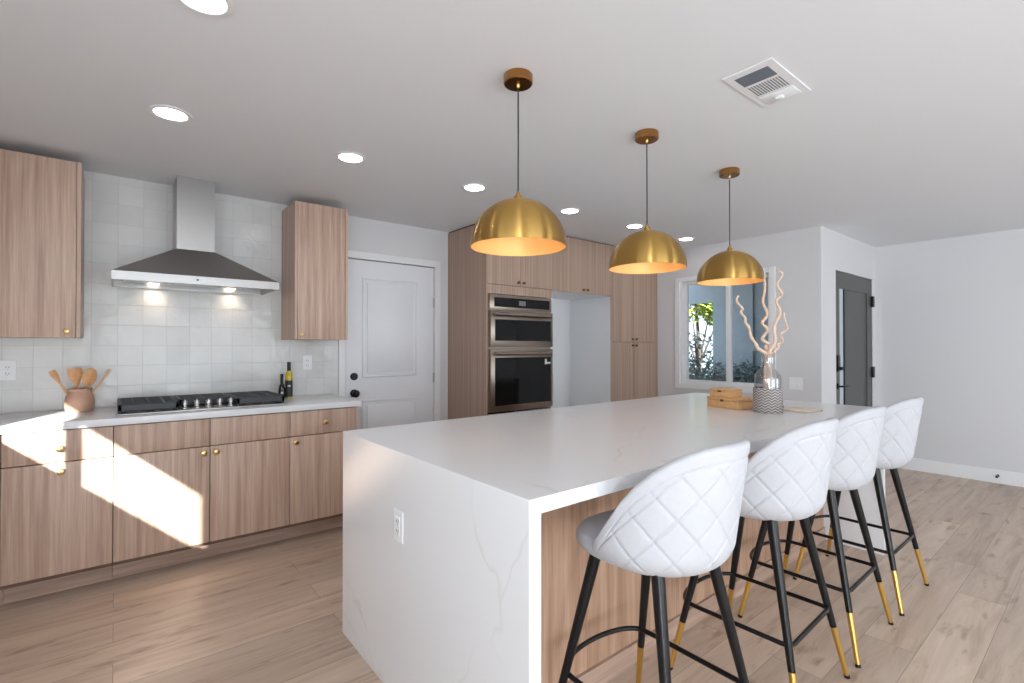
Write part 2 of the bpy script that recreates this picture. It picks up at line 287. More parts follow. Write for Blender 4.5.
# ------------------------------------------------------------------ mesh helpers
class MB:
    def __init__(s): s.bm = bmesh.new()
    def box(s, x0, x1, y0, y1, z0, z1, bev=0.0, seg=2):
        r = bmesh.ops.create_cube(s.bm, size=1.0); vs = r['verts']
        for v in vs:
            v.co = Vector(((x0+x1)/2 + v.co.x*(x1-x0), (y0+y1)/2 + v.co.y*(y1-y0), (z0+z1)/2 + v.co.z*(z1-z0)))
        if bev > 0:
            es = list({e for v in vs for e in v.link_edges})
            bmesh.ops.bevel(s.bm, geom=es, offset=bev, segments=seg, profile=0.5, affect='EDGES')
        return s
    def lathe(s, prof, c=(0, 0, 0), axis='z', n=48, close=False):
        rings = []
        for (r, h) in prof:
            ring = []
            for i in range(n):
                a = 2*PI*i/n
                p = (r*math.cos(a), r*math.sin(a), h)
                if axis == 'y': p = (p[0], p[2], p[1])
                if axis == 'x': p = (p[2], p[0], p[1])
                ring.append(s.bm.verts.new((p[0]+c[0], p[1]+c[1], p[2]+c[2])))
            rings.append(ring)
        for a, b in zip(rings[:-1], rings[1:]):
            for i in range(n): s.bm.faces.new((a[i], a[(i+1) % n], b[(i+1) % n], b[i]))
        if close:
            for i in range(n): s.bm.faces.new((rings[-1][i], rings[-1][(i+1) % n], rings[0][(i+1) % n], rings[0][i]))
        else:
            if prof[0][0] > 1e-6: s.bm.faces.new(rings[0][::-1])
            if prof[-1][0] > 1e-6: s.bm.faces.new(rings[-1])
        return s
    def tube(s, pts, rad, n=10, closed=False, cap=True):
        pts = [Vector(p) for p in pts]; m = len(pts)
        rads = rad if isinstance(rad, (list, tuple)) else [rad]*m
        rings = []; ref = None
        for i, p in enumerate(pts):
            a = pts[(i-1) % m] if (closed or i > 0) else p
            b = pts[(i+1) % m] if (closed or i < m-1) else p
            t = (b-a).normalized()
            if ref is None: ref = Vector((0, 0, 1)) if abs(t.z) < 0.9 else Vector((1, 0, 0))
            u = (ref - t*ref.dot(t)).normalized(); ref = u; v = t.cross(u)
            rings.append([s.bm.verts.new(p + (u*math.cos(2*PI*k/n) + v*math.sin(2*PI*k/n))*rads[i]) for k in range(n)])
        pr = list(zip(rings[:-1], rings[1:]))
        if closed: pr.append((rings[-1], rings[0]))
        for a, b in pr:
            for k in range(n): s.bm.faces.new((a[k], a[(k+1) % n], b[(k+1) % n], b[k]))
        if cap and not closed: s.bm.faces.new(rings[0][::-1]); s.bm.faces.new(rings[-1])
        return s
    def prism(s, pts, z0, z1):
        lo = [s.bm.verts.new((x, y, z0)) for x, y in pts]; hi = [s.bm.verts.new((x, y, z1)) for x, y in pts]
        s.bm.faces.new(lo[::-1]); s.bm.faces.new(hi); n = len(pts)
        for i in range(n): s.bm.faces.new((lo[i], lo[(i+1) % n], hi[(i+1) % n], hi[i]))
        return s
    def hull(s, vs, fs):
        b = [s.bm.verts.new(v) for v in vs]
        for f in fs: s.bm.faces.new([b[i] for i in f])
        return s
    def build(s, name, mat, parent=None, smooth=False):
        if parent is not None and wloc(parent).length > 0:
            bmesh.ops.translate(s.bm, verts=s.bm.verts, vec=-wloc(parent))
        bmesh.ops.remove_doubles(s.bm, verts=s.bm.verts, dist=1e-6)
        bmesh.ops.recalc_face_normals(s.bm, faces=s.bm.faces)
        me = bpy.data.meshes.new(name); s.bm.to_mesh(me); s.bm.free()
        if smooth:
            for p in me.polygons: p.use_smooth = True
            try: me.set_sharp_from_angle(angle=math.radians(40))
            except Exception: pass
        for mm in (mat if isinstance(mat, (list, tuple)) else [mat]): me.materials.append(mm)
        o = bpy.data.objects.new(name, me); COL.objects.link(o)
        if parent is not None: o.parent = parent
        return o
def wloc(o):
    v = Vector((0, 0, 0))
    while o is not None: v += o.location; o = o.parent
    return v
def box(name, mat, b, parent=None, bev=0.0): return MB().box(*b, bev=bev).build(name, mat, parent, smooth=bev > 0)
def tag(o, label, cat, group=None, kind=None):
    if label: o['label'] = label
    if cat: o['category'] = cat
    if group: o['group'] = group
    if kind: o['kind'] = kind
    return o
def thing(name, label, cat, loc=(0, 0, 0), group=None):
    o = bpy.data.objects.new(name, None); COL.objects.link(o); o.location = loc; o.empty_display_size = 0.1
    return tag(o, label, cat, group)
def struct(name, mat, boxes, bev=0.0, parent=None):
    mb = MB()
    for b in boxes: mb.box(*b, bev=bev)
    o = mb.build(name, mat, parent)
    if parent is None: o['kind'] = 'structure'
    return o
def copy_tree(o, parent=None):
    c = o.copy(); COL.objects.link(c)
    if parent is not None: c.parent = parent
    for ch in list(o.children): copy_tree(ch, c)
    return c

# ------------------------------------------------------------------ room numbers
H = 2.44
XL, XW, XR = -1.2, 5.06, 6.665
YB, YR, YW = -3.0, 4.13, 1.74
ZC = 0.932

# ------------------------------------------------------------------ shell
struct('floor', M['floor'], [(XL-0.1, XR+0.1, YB-0.12, YR+0.12, -0.1, 0)])
struct('ceiling', M['ceiling'], [(XL-0.1, XR+0.12, YB-0.12, YR+0.12, H, H+0.12)])
struct('wall_range', M['wall'], [(XL-0.1, 1.517, YR, YR+0.12, 0, H), (1.517, 2.368, YR, YR+0.12, 2.08, H), (2.368, XW+0.12, YR, YR+0.12, 0, H), (1.517, 2.368, YR+0.06, YR+0.12, 0, 2.08)])
# left wall with a clerestory strip and a tall window beside the camera
cl = (-1.36, 1.31, 1.538, 1.94)
struct('wall_left', M['wall'], [
    (XL-0.1, XL, cl[0], YR, 0, cl[2]), (XL-0.1, XL, cl[0], YR, cl[3], H), (XL-0.1, XL, cl[1], YR, cl[2], cl[3]),
    (XL-0.1, XL, YB, -2.35, 0, H), (XL-0.1, XL, -2.35, cl[0], 0, 0.25), (XL-0.1, XL, -2.35, cl[0], 2.1, H), (XL-0.1, XL, -1.545, cl[0], 0.25, 2.1)])
struct('wall_back', M['wall'], [
    (XL-0.1, -0.3, YB-0.12, YB, 0, H), (-0.3, 2.7, YB-0.12, YB, 2.15, H), (2.7, 3.9, YB-0.12, YB, 0, H),
    (3.9, 5.9, YB-0.12, YB, 0, 0.45), (3.9, 5.9, YB-0.12, YB, 2.15, H), (5.9, XR+0.12, YB-0.12, YB, 0, H)])
struct('wall_right', M['wall'], [(XR, XR+0.12, YB, YW+0.12, 0, H)])
struct('wall_entry', M['wall'], [(XW+0.12, 5.43, YW, YW+0.12, 0, H), (5.43, 6.55, YW, YW+0.12, 2.068, H), (6.55, XR, YW, YW+0.12, 0, H)])
WY0, WY1, WZ0, WZ1 = 2.20, 3.19, 0.90, 2.06
struct('wall_window', M['wall'], [(XW, XW+0.12, YW, WY0, 0, H), (XW, XW+0.12, WY1, YR, 0, H), (XW, XW+0.12, WY0, WY1, 0, WZ0), (XW, XW+0.12, WY0, WY1, WZ1, H)])
struct('wall_sun_block', M['ext_white'], [(-2.98, 9.0, -6.7, -6.5, -0.1, 3.7)])  # unseen wall added to keep low sun out of the back and side windows
struct('ground', M['concrete'], [(-8, 16, -8, 16, -0.16, -0.1)])

# baseboards
struct('baseboard_right', M['trim'], [(XR-0.014, XR, YB, YW-0.001, 0, 0.13)], bev=0.003)
struct('baseboard_entry', M['trim'], [(XW+0.001, 5.40, YW-0.014, YW, 0, 0.13)], bev=0.003)
struct('baseboard_window', M['trim'], [(XW-0.014, XW, YW+0.001, 3.48, 0, 0.13)], bev=0.003)
struct('baseboard_back', M['trim'], [(XL+0.001, -0.32, YB, YB+0.014, 0, 0.13), (2.72, XR-0.015, YB, YB+0.014, 0, 0.13)], bev=0.003)

# left clerestory window and tall window
def window_unit(name, mat, frame_boxes, pane_boxes):
    f = struct(name, mat, frame_boxes)
    for pb in pane_boxes: box('pane', M['glass'], pb, f)
    return f
window_unit('window_1', M['trim'], [(XL-0.05, XL, 0.440, 0.53, cl[2], cl[3]),
    (XL-0.1, XL-0.07, cl[0], cl[1], cl[2]-0.0, cl[2]+0.003)], [(XL-0.06, XL-0.055, cl[0], cl[1], cl[2]+0.003, cl[3])])
window_unit('window_2', M['trim'], [(XL-0.09, XL-0.02, -2.35, -2.30, 0.25, 2.1), (XL-0.09, XL-0.02, -1.595, -1.545, 0.25, 2.1), (XL-0.09, XL-0.02, -2.30, -1.595, 0.25, 0.30), (XL-0.09, XL-0.02, -2.30, -1.595, 2.05, 2.1)],
    [(XL-0.06, XL-0.055, -2.30, -1.595, 0.30, 2.05)])
window_unit('window_3', M['trim'], [(-0.3, -0.24, YB-0.09, YB-0.02, 0, 2.15), (2.64, 2.7, YB-0.09, YB-0.02, 0, 2.15), (1.17, 1.23, YB-0.09, YB-0.02, 0, 2.15), (-0.24, 2.64, YB-0.09, YB-0.02, 2.09, 2.15), (-0.24, 2.64, YB-0.09, YB-0.02, 0, 0.06)],
    [(-0.24, 1.17, YB-0.06, YB-0.055, 0.06, 2.09), (1.23, 2.64, YB-0.06, YB-0.055, 0.06, 2.09)])
window_unit('window_4', M['trim'], [(3.9, 3.95, YB-0.09, YB-0.02, 0.45, 2.15), (5.85, 5.9, YB-0.09, YB-0.02, 0.45, 2.15), (4.88, 4.92, YB-0.09, YB-0.02, 0.45, 2.15), (3.95, 5.85, YB-0.09, YB-0.02, 2.10, 2.15), (3.95, 5.85, YB-0.09, YB-0.02, 0.45, 0.50)],
    [(3.95, 4.88, YB-0.06, YB-0.055, 0.50, 2.10), (4.92, 5.85, YB-0.06, YB-0.055, 0.50, 2.10)])
# porch window seen in the photo
w5 = struct('window_5', M['trim'], [
    (XW-0.018, XW+0.0, WY0-0.06, WY0, WZ0-0.05, WZ1+0.05), (XW-0.018, XW, WY1, WY1+0.06, WZ0-0.05, WZ1+0.05),
    (XW-0.018, XW, WY0, WY1, WZ1, WZ1+0.05), (XW-0.018, XW, WY0, WY1, WZ0-0.05, WZ0),
    (XW+0.03, XW+0.10, WY0, WY0+0.03, WZ0, WZ1), (XW+0.03, XW+0.10, WY1-0.05, WY1, WZ0, WZ1),
    (XW+0.03, XW+0.10, WY0+0.03, WY1-0.05, WZ1-0.035, WZ1), (XW+0.03, XW+0.10, WY0+0.03, WY1-0.05, WZ0, WZ0+0.045),
    (XW+0.03, XW+0.09, 2.62, 2.665, WZ0+0.045, WZ1-0.035)], bev=0.002)
box('pane', M['glass'], (XW+0.06, XW+0.065, WY0+0.03, 2.62, WZ0+0.045, WZ1-0.035), w5)
box('pane', M['glass'], (XW+0.06, XW+0.065, 2.665, WY1-0.05, WZ0+0.045, WZ1-0.035), w5)

# ------------------------------------------------------------------ white two panel door
d1 = struct('door_1', M['door'], [(1.522, 2.362, YR-0.004, YR+0.036, 0.008, 2.072)])
def raised_panel(mb, x0, x1, z0, z1, y):
    # moulding ring standing proud and a raised field
    a = 0.018
    for (u0, u1, v0, v1) in ((x0, x1, z0, z0+a), (x0, x1, z1-a, z1), (x0, x0+a, z0+a, z1-a), (x1-a, x1, z0+a, z1-a)):
        mb.box(u0, u1, y-0.011, y, v0, v1, bev=0.004)
    mb.box(x0+0.045, x1-0.045, y-0.010, y, z0+0.045, z1-0.045, bev=0.004)
mb = MB(); raised_panel(mb, 1.66, 2.19, 1.055, 1.925, YR-0.004); mb.build('panel', M['door'], d1, True)
mb = MB(); raised_panel(mb, 1.66, 2.19, 0.20, 0.86, YR-0.004); mb.build('panel', M['door'], d1, True)
MB().lathe([(0, 0), (0.032, 0), (0.032, -0.012), (0.026, -0.018), (0.0, -0.018)], (1.59, YR-0.004, 1.068), 'y').build('deadbolt', M['black'], d1, True)
MB().lathe([(0, 0), (0.033, 0), (0.033, -0.008), (0.012, -0.012), (0.012, -0.035), (0.028, -0.042), (0.031, -0.058), (0.02, -0.07), (0, -0.072)], (1.59, YR-0.004, 0.925), 'y').build('door_knob', M['black'], d1, True)
for z in (1.74, 1.03, 0.3):
    MB().box(2.356, 2.374, YR-0.012, YR-0.004, z-0.045, z+0.045, bev=0.002).build('hinge', M['pewter'], d1)
struct('trim_1', M['trim'], [(1.455, 1.515, YR-0.02, YR, 0, 2.14), (2.372, 2.432, YR-0.02, YR, 0, 2.14), (1.515, 2.372, YR-0.02, YR, 2.08, 2.14)], bev=0.003)

# ------------------------------------------------------------------ charcoal entry door
Y2 = YW+0.01
d2 = struct('door_2', M['greydoor'], [(5.44, 5.56, Y2, Y2+0.045, 0.008, 2.06), (5.56, 6.40, Y2, Y2+0.045, 1.90, 2.06), (5.56, 6.40, Y2, Y2+0.045, 0.008, 0.20),
    (6.40, 6.535, Y2, Y2+0.045, 0.008, 2.06), (5.71, 6.40, Y2+0.012, Y2+0.045, 0.20, 1.90), (5.435, 5.44, Y2-0.002, Y2+0.05, 0, 2.066), (6.535, 6.548, Y2-0.002, Y2+0.05, 0, 2.066)])
box('glass_strip', M['frost'], (5.56, 5.71, Y2+0.014, Y2+0.03, 0.20, 1.90), d2)
box('glass_bead', M['black'], (5.702, 5.728, Y2+0.002, Y2+0.018, 0.20, 1.90), d2)
for z in (1.82, 1.04): MB().box(6.515, 6.575, Y2-0.024, Y2-0.0005, z-0.06, z+0.06, bev=0.003).build('hinge', M['black'], d2, True)
hd = MB().box(5.465, 5.53, Y2-0.018, Y2, 1.08, 1.24, bev=0.006).build('smart_lock', M['black'], d2, True)
MB().lathe([(0, 0), (0.016, 0), (0.016, -0.03), (0, -0.03)], (5.497, Y2-0.018, 1.11), 'y', 24).build('thumb_turn', M['black'], hd, True)
mb = MB().lathe([(0, 0), (0.03, 0), (0.03, -0.01), (0, -0.01)], (5.497, Y2, 0.935), 'y', 28)
mb.tube([(5.497, Y2-0.01, 0.935), (5.497, Y2-0.05, 0.935), (5.52, Y2-0.055, 0.935), (5.62, Y2-0.055, 0.935)], 0.009)
mb.build('lever_handle', M['black'], d2, True)

# ------------------------------------------------------------------ exterior seen through the porch window
struct('wall_porch', M['ext_blue'], [(6.79, 8.2, 1.74, 1.86, -0.1, 3.0), (8.3, 8.5, 4.42, 5.6, 2.12, 2.6), (8.0, 8.2, 1.86, 4.42, -0.1, 3.0), (7.96, 8.0, 3.72, 3.84, -0.1, 2.6), (7.96, 8.0, 2.5, 2.62, -0.1, 2.6), (7.96, 8.0, 2.62, 3.72, 1.25, 1.35), (7.96, 8.0, 2.62, 3.72, 2.5, 2.6)])  # first piece is an unseen side wall, added to keep sun off the porch
struct('ceiling_porch', M['ext_white'], [(XW+0.12, 8.6, YW+0.12, 4.9, 2.55, 2.68)])
def leaf_blob(mb, c, r, n, s, rng):
    for _ in range(n):
        while True:
            d = Vector((rng.uniform(-1, 1), rng.uniform(-1, 1), rng.uniform(-1, 1)))
            if 0.2 < d.length < 1: break
        p = Vector(c) + Vector((d.x*r[0], d.y*r[1], d.z*r[2]))
        u = Vector((rng.uniform(-1, 1), rng.uniform(-1, 1), rng.uniform(-1, 1))).normalized(); v = u.orthogonal().normalized(); q = u.cross(v)
        a = s*rng.uniform(0.6, 1.3)
        mb.hull([p-u*a, p+v*a*0.45+q*a*.1, p+u*a, p-v*a*0.45+q*a*.1], [(0, 1, 2, 3)])
rng = random.Random(3)
def tree(name, label, cat, base, ht, blobs, mat, s, n):
    t = thing(name, label, cat, base)
    mb = MB().tube([base, (base[0]+0.05, base[1], base[2]+ht*0.5), (base[0]-0.04, base[1]+0.05, base[2]+ht)], [0.07, 0.05, 0.02], 8)
    for k in range(4):
        a = k*1.7; mb.tube([(base[0], base[1], base[2]+ht*0.35), (base[0]+0.5*math.cos(a), base[1]+0.5*math.sin(a), base[2]+ht*0.85)], [0.03, 0.01], 6)
    mb.build('trunk', M['bark'], t, True)
    mb = MB()
    for c, r in blobs: leaf_blob(mb, (base[0]+c[0], base[1]+c[1], base[2]+c[2]), r, n, s, rng)
    mb.build('foliage', mat, t)
tree('garden_tree', 'yellow-green leafy tree outside, in the upper part of the left window pane', 'tree', (11.0, 6.45, -0.1), 2.6, [((0, 0, 2.75), (1.0, 1.1, 0.75)), ((0.3, -0.6, 2.4), (0.8, 0.7, 0.6))], M['leaf'], 0.11, 900)
tree('garden_shrub', 'dark loose shrub outside, in the lower part of the left window pane', 'shrub', (9.3, 5.45, -0.1), 1.5, [((0, 0, 1.0), (0.7, 0.8, 0.75)), ((0, -.2, 0.5), (0.6, 0.7, 0.5))], M['leaf_dark'], 0.06, 800)
mb = MB()
for k in range(9): leaf_blob(mb, (7.62, 2.3+k*0.28, 0.62), (0.28, 0.28, 0.50), 420, 0.045, rng)
tag(mb.build('hedge', M['leaf_grey']), 'low grey-green hedge outside along the blue-grey wall, seen at the foot of the window panes', 'hedge', kind='stuff')
# ------------------------------------------------------------------ backsplash
tag(box('tile_backsplash', M['tile'], (XL+0.001, 1.453, YR-0.01, YR-0.0005, ZC+0.0005, H-0.001)), 'glossy pale grey handmade square tile backsplash behind the cooktop and hood', 'backsplash')
YT_ = YR-0.01

# ------------------------------------------------------------------ knobs
def knob(parent, x, y, z, r=0.0168, l=0.032, mat='brass', name='knob'):
    return MB().lathe([(0, 0), (r*0.55, 0), (r*0.5, -l*0.45), (r, -l*0.6), (r, -l*0.95), (r*0.85, -l), (0, -l)], (x, y, z), 'y', 24).build(name, M[mat], parent, True)

# ------------------------------------------------------------------ base cabinets
YF = 3.503
def base_cab(label, x0, x1, fronts, endpanel=False):
    t = thing('base_cabinet', label, 'cabinet', ((x0+x1)/2, 3.8, 0))
    xe = x1-0.018 if endpanel else x1
    b = MB().box(x0+0.001, xe-0.0005, YF+0.022, YT_-0.002, 0.13, 0.888)
    b.build('body', M['gap'] , t)
    if endpanel: box('end_panel', M['oak'], (xe, x1, YF, YT_-0.002, 0.0, 0.888), t)
    box('underside_shade', M['under'], (x0+0.001, xe, YF+0.004, YF+0.0215, 0.116, 0.1325), t)  # dark strip painted as the shadow line below the doors
    for (kind, a, c, z0, z1, kx, kz) in fronts:
        d = box(kind, M['oak'], (a+0.002, c-0.002, YF, YF+0.02, z0, z1), t, bev=0.001)
        if kx is not None: knob(d, kx, YF, kz)
    box('plinth', M['oak_base'], (x0+0.001, xe-0.0005, 3.625, 3.64, 0, 0.1295), t)
    return t
DZ0, DZ1, RZ0, RZ1 = 0.134, 0.716, 0.721, 0.884
base_cab('wide oak base cabinet at the far left end of the range worktop', -1.0, -0.44, [('drawer', -1.0, -0.44, RZ0, RZ1, -0.72, 0.80), ('door', -1.0, -0.44, DZ0, DZ1, -0.47, 0.682)])
base_cab('oak base cabinet at the left frame edge, two centred knobs, below the crock', -0.44, -0.004, [('drawer', -0.44, -0.004, RZ0, RZ1, -0.222, 0.793), ('door', -0.44, -0.004, DZ0, DZ1, -0.217, 0.672)])
base_cab('wide two-door oak base cabinet under the gas cooktop with a sunlit left door', -0.004, 0.915, [('drawer_front', -0.004, 0.455, RZ0, RZ1, None, None), ('drawer_front', 0.455, 0.915, RZ0, RZ1, None, None),
    ('door', -0.004, 0.455, DZ0, DZ1, 0.421, 0.682), ('door', 0.455, 0.915, DZ0, DZ1, 0.486, 0.682)])
base_cab('narrow oak base cabinet at the right end of the range counter, under the bottles', 0.915, 1.378, [('drawer', 0.915, 1.36, RZ0, RZ1, 1.145, 0.80), ('door', 0.915, 1.36, DZ0, DZ1, 0.947, 0.682)], True)
tag(MB().box(-1.0, 1.394, 3.473, YT_-0.0005, 0.892, ZC, bev=0.002).build('range_worktop', M['quartz'], None, True), 'long white quartz worktop along the tiled wall carrying the cooktop', 'countertop')

# ------------------------------------------------------------------ wall cabinets
def wall_cab(label, x0, x1, kx, kz, splits=()):
    yf, z0, z1 = 3.75, 1.377, 2.383
    t = thing('wall_cabinet', label, 'cabinet', ((x0+x1)/2, 3.9, z0))
    mb = MB().box(x0+0.018, x1-0.018, yf+0.022, YT_-0.001, z0+0.001, z1-0.001); mb.build('body', M['oak'], t)
    box('side_panel', M['oak'], (x0, x0+0.018, yf, YT_-0.001, z0, z1), t); box('side_panel', M['oak'], (x1-0.018, x1, yf, YT_-0.001, z0, z1), t)
    xs = [x0+0.018]+list(splits)+[x1-0.018]
    for i, (a, b) in enumerate(zip(xs[:-1], xs[1:])):
        d = box('door', M['oak'], (a+0.003, b-0.003, yf, yf+0.02, z0, z1-0.001), t, bev=0.001)
        if i == len(xs)-2: knob(d, kx, yf, kz, 0.014, 0.026)
wall_cab('large oak wall cabinet at the left frame edge, left of the range hood', -0.99, -0.156, -0.2135, 1.412, (-0.573,))
wall_cab('narrow oak wall cabinet between the range hood and the white door', 1.008, 1.395, 1.055, 1.412)

# ------------------------------------------------------------------ range hood
t = thing('range_hood', 'stainless steel pyramid range hood with chimney above the cooktop', 'range hood', (0.427, 3.9, 1.70))
hx0, hx1, hy0, hy1 = -0.02, 0.873, 3.63, YT_-0.001
cx0, cx1, cy0 = 0.305, 0.523, 3.85
z0, z1, z2 = 1.715, 1.765, 1.962
# lip as hollow frame with recessed filter
mb = MB().box(hx0, hx1, hy0, hy0+0.012, z0, z1).box(hx0, hx0+0.012, hy0+0.012, hy1, z0, z1).box(hx1-0.012, hx1, hy0+0.012, hy1, z0, z1).box(hx0+0.012, hx1-0.012, hy1-0.012, hy1, z0, z1).box(hx0+0.012, hx1-0.012, hy0+0.012, hy1-0.012, z1-0.012, z1)
mb.build('rim', M['steel'], t)
MB().hull([(hx0, hy0, z1), (hx1, hy0, z1), (hx1, hy1, z1), (hx0, hy1, z1), (cx0, cy0, z2), (cx1, cy0, z2), (cx1, hy1, z2), (cx0, hy1, z2)],
          [(0, 3, 2, 1), (4, 5, 6, 7), (0, 1, 5, 4), (1, 2, 6, 5), (2, 3, 7, 6), (3, 0, 4, 7)]).build('canopy', M['steel_hood'], t)
MB().box(cx0+0.002, cx1-0.002, cy0+0.002, hy1, z2, H-0.001).build('chimney', M['steel'], t)
mb = MB()
for k in range(3): mb.box(hx0+0.05+k*0.27, hx0+0.305+k*0.27, hy0+0.09, hy1-0.09, z1-0.022, z1-0.013, bev=0.003)
mb.build('grease_filter', M['pewter'], t)
for lx in (0.20, 0.655):
    MB().lathe([(0, 0), (0.03, 0), (0.03, -0.006), (0, -0.006)], (lx, hy1-0.05, z1-0.013), 'z', 24).build('hood_light', M['hoodlamp'], t, True)
    lamp('hood_spot', 'SPOT', (lx, hy1-0.055, z1-0.03), 0.9, (1.0, 0.78, 0.55), (0, 0.12, -1), spot_size=2.0, spot_blend=1.0, shadow_soft_size=0.02)
for k in range(6):
    MB().lathe([(0, 0), (0.0045 if k else 0.006, 0), (0.0045 if k else 0.006, -0.003), (0, -0.003)], (0.40+k*0.017 + (0.01 if k else 0), hy0, 1.742), 'y', 12).build('button', M['black'] if k == 0 else M['pewter'], t)

# ------------------------------------------------------------------ gas cooktop
t = thing('gas_cooktop', 'wide stainless gas cooktop with black cast iron grates and five knobs on the range worktop', 'cooktop', (0.455, 3.8, ZC))
MB().box(0.005, 0.905, 3.55, 4.06, ZC+0.0005, ZC+0.012, bev=0.004).build('steel_tray', M['steel'], t, True)
def grate(x0, x1, cut=None):
    # cast iron grate: sloping rim slab ring and bars; cut = y where front is notched for the knobs
    mb = MB(); y0 = 3.57 if cut is None else cut; y1 = 4.045; za, zb = ZC+0.018, ZC+0.062
    w = 0.022
    for (a, b, c, d) in ((x0, x1, y0, y0+w), (x0, x1, y1-w, y1), (x0, x0+w, y0, y1), (x1-w, x1, y0, y1)): mb.box(a, b, c, d, za+0.005, zb, bev=0.004)
    n = 2 if x1-x0 > 0.25 else 1
    for k in range(1, 9): 
        yy = y0 + (y1-y0)*k/9; mb.box(x0+w, x1-w, yy-0.006, yy+0.006, zb-0.016, zb)
    for k in range(1, 4):
        xx = x0 + (x1-x0)*k/4; mb.box(xx-0.006, xx+0.006, y0+w, y1-w, zb-0.016, zb)
    for a in (x0+0.012, x1-0.012):
        for c in (y0+0.012, y1-0.012): mb.lathe([(0, 0), (0.010, 0), (0.010, za+0.006-ZC-0.012), (0, za+0.006-ZC-0.012)], (a, c, ZC+0.0122), 'z', 12)
    return mb.build('grate', M['iron'], t)
grate(0.012, 0.304); grate(0.309, 0.601, 3.70); grate(0.606, 0.898)
for bx, by, br in ((0.158, 3.69, 0.042), (0.158, 3.93, 0.035), (0.455, 3.88, 0.055), (0.752, 3.69, 0.035), (0.752, 3.93, 0.042)):
    MB().lathe([(0, 0), (br, 0), (br, 0.008), (br*0.75, 0.012), (br*0.75, 0.02), (0, 0.02)], (bx, by, ZC+0.0122), 'z', 28).build('burner', M['iron'], t, True)
for k in range(5):
    kx = 0.335+k*0.062
    kb = MB().lathe([(0, 0), (0.024, 0), (0.024, 0.006), (0.015, 0.012), (0.014, 0.02), (0.019, 0.026), (0.018, 0.045), (0, 0.047)], (kx, 3.615, ZC+0.0122), 'z', 24).build('control_knob', M['steel'], t, True)
    MB().box(kx-0.003, kx+0.003, 3.598, 3.632, ZC+0.058, ZC+0.066, bev=0.001).build('grip', M['steel'], kb)

# ------------------------------------------------------------------ utensil crock
px, py = -0.165, 3.965
t = thing('utensil_crock', 'round terracotta utensil crock on the range worktop left of the cooktop', 'crock', (px, py, ZC))
MB().lathe([(0, 0.001), (0.062, 0.001), (0.067, 0.012), (0.070, 0.04), (0.070, 0.068), (0.065, 0.095), (0.055, 0.114), (0.053, 0.124), (0.061, 0.138), (0.057, 0.140), (0.047, 0.126), (0.047, 0.112), (0.058, 0.09), (0.060, 0.03), (0, 0.012)], (px, py, ZC)).build('pot', M['terra'], t, True)
def spoon(kind, tip, label, mat, wdt, ln):
    base = Vector((px, py, ZC+0.03)) + Vector((tip[0]*0.12, tip[1]*0.1, 0)); tp = Vector((px+tip[0], py+tip[1], ZC+tip[2]))
    t = thing('wooden_'+kind, label, 'kitchen utensil', tuple(base), 'wooden utensils in the crock')
    d = (tp-base).normalized(); side = d.cross(Vector((0.25, -0.97, 0))).normalized(); nrm = side.cross(d)
    hb = tp-d*ln
    MB().tube([base, base.lerp(hb, 0.5), hb+d*0.01], [0.007, 0.006, 0.006], 10).build('handle', M[mat], t, True)
    mb = MB(); rows = []
    n = 12
    for i in range(n+1):
        s = i/n
        if kind == 'spatula': wd = wdt*(0.25+0.75*min(1, s*1.6)) if s < 1 else wdt*0.92
        else: wd = wdt*math.sqrt(max(0.0, 1-(2*s-1)**2))*0.98+0.004
        c = hb + d*(ln*s); dp = (0.006*math.sin(PI*s) if kind != 'spatula' else 0)
        rows.append([mb.bm.verts.new(c + side*wd*u + nrm*(dp*(1-u*u) + q)) for (u, q) in ((-1, 0), (-0.5, 0.003), (0, 0.004), (0.5, 0.003), (1, 0), (0.5, -0.003), (0, -0.004), (-0.5, -0.003))])
    for a, b in zip(rows[:-1], rows[1:]):
        for k in range(8): mb.bm.faces.new((a[k], a[(k+1) % 8], b[(k+1) % 8], b[k]))
    mb.bm.faces.new(rows[0][::-1]); mb.bm.faces.new(rows[-1])
    mb.build('blade' if kind == 'spatula' else 'bowl', M[mat], t, True)
spoon('spatula', (-0.128, 0.02, 0.25), 'wooden spatula leaning far left out of the crock', 'spoon', 0.017, 0.09)
spoon('spatula', (-0.026, 0.02, 0.262), 'broad flat-topped wooden turner standing upright in the crock', 'spoon', 0.036, 0.11)
spoon('spoon', (0.055, -0.01, 0.262), 'round-headed wooden spoon beside the flat-topped turner in the crock', 'spoon', 0.032, 0.115)
spoon('spatula', (0.140, 0.03, 0.25), 'thin pale wooden utensil leaning far right out of the crock', 'spoon_lt', 0.009, 0.10)

# ------------------------------------------------------------------ bottles
def bottle(label, x, y, prof, mat, capz, bands):
    t = thing('oil_bottle', label, 'bottle', (x, y, ZC))
    MB().lathe([(0, 0.001)]+prof, (x, y, ZC), 'z', 28).build('glass_body', M[mat], t, True)
    r, a, b = capz; MB().lathe([(0, a), (r, a), (r, b), (0, b)], (x, y, ZC), 'z', 20).build('cap', M['black'], t, True)
    for (r, a, b, m) in bands: MB().lathe([(r, a), (r, b)], (x, y, ZC), 'z', 28).build('label_band', M[m], t, True) if False else MB().lathe([(r-0.003, a), (r, a), (r, b), (r-0.003, b)], (x, y, ZC), 'z', 28, close=True).build('paper_label', M[m], t, True)
    return t
bA = bottle('short dark glass bottle beside the cooktop, left of the yellow oil bottle', 0.985, 4.00, [(0.021, 0.001), (0.023, 0.01), (0.023, 0.075), (0.018, 0.10), (0.010, 0.115), (0.009, 0.15), (0, 0.15)], 'bottle_dark', (0.0105, 0.115, 0.185), [(0.0238, 0.02, 0.062, 'label')])
MB().box(0.972, 0.99, 3.9758, 3.9762, ZC+0.035, ZC+0.052).build('label_mark', M['label_mark'], bA)
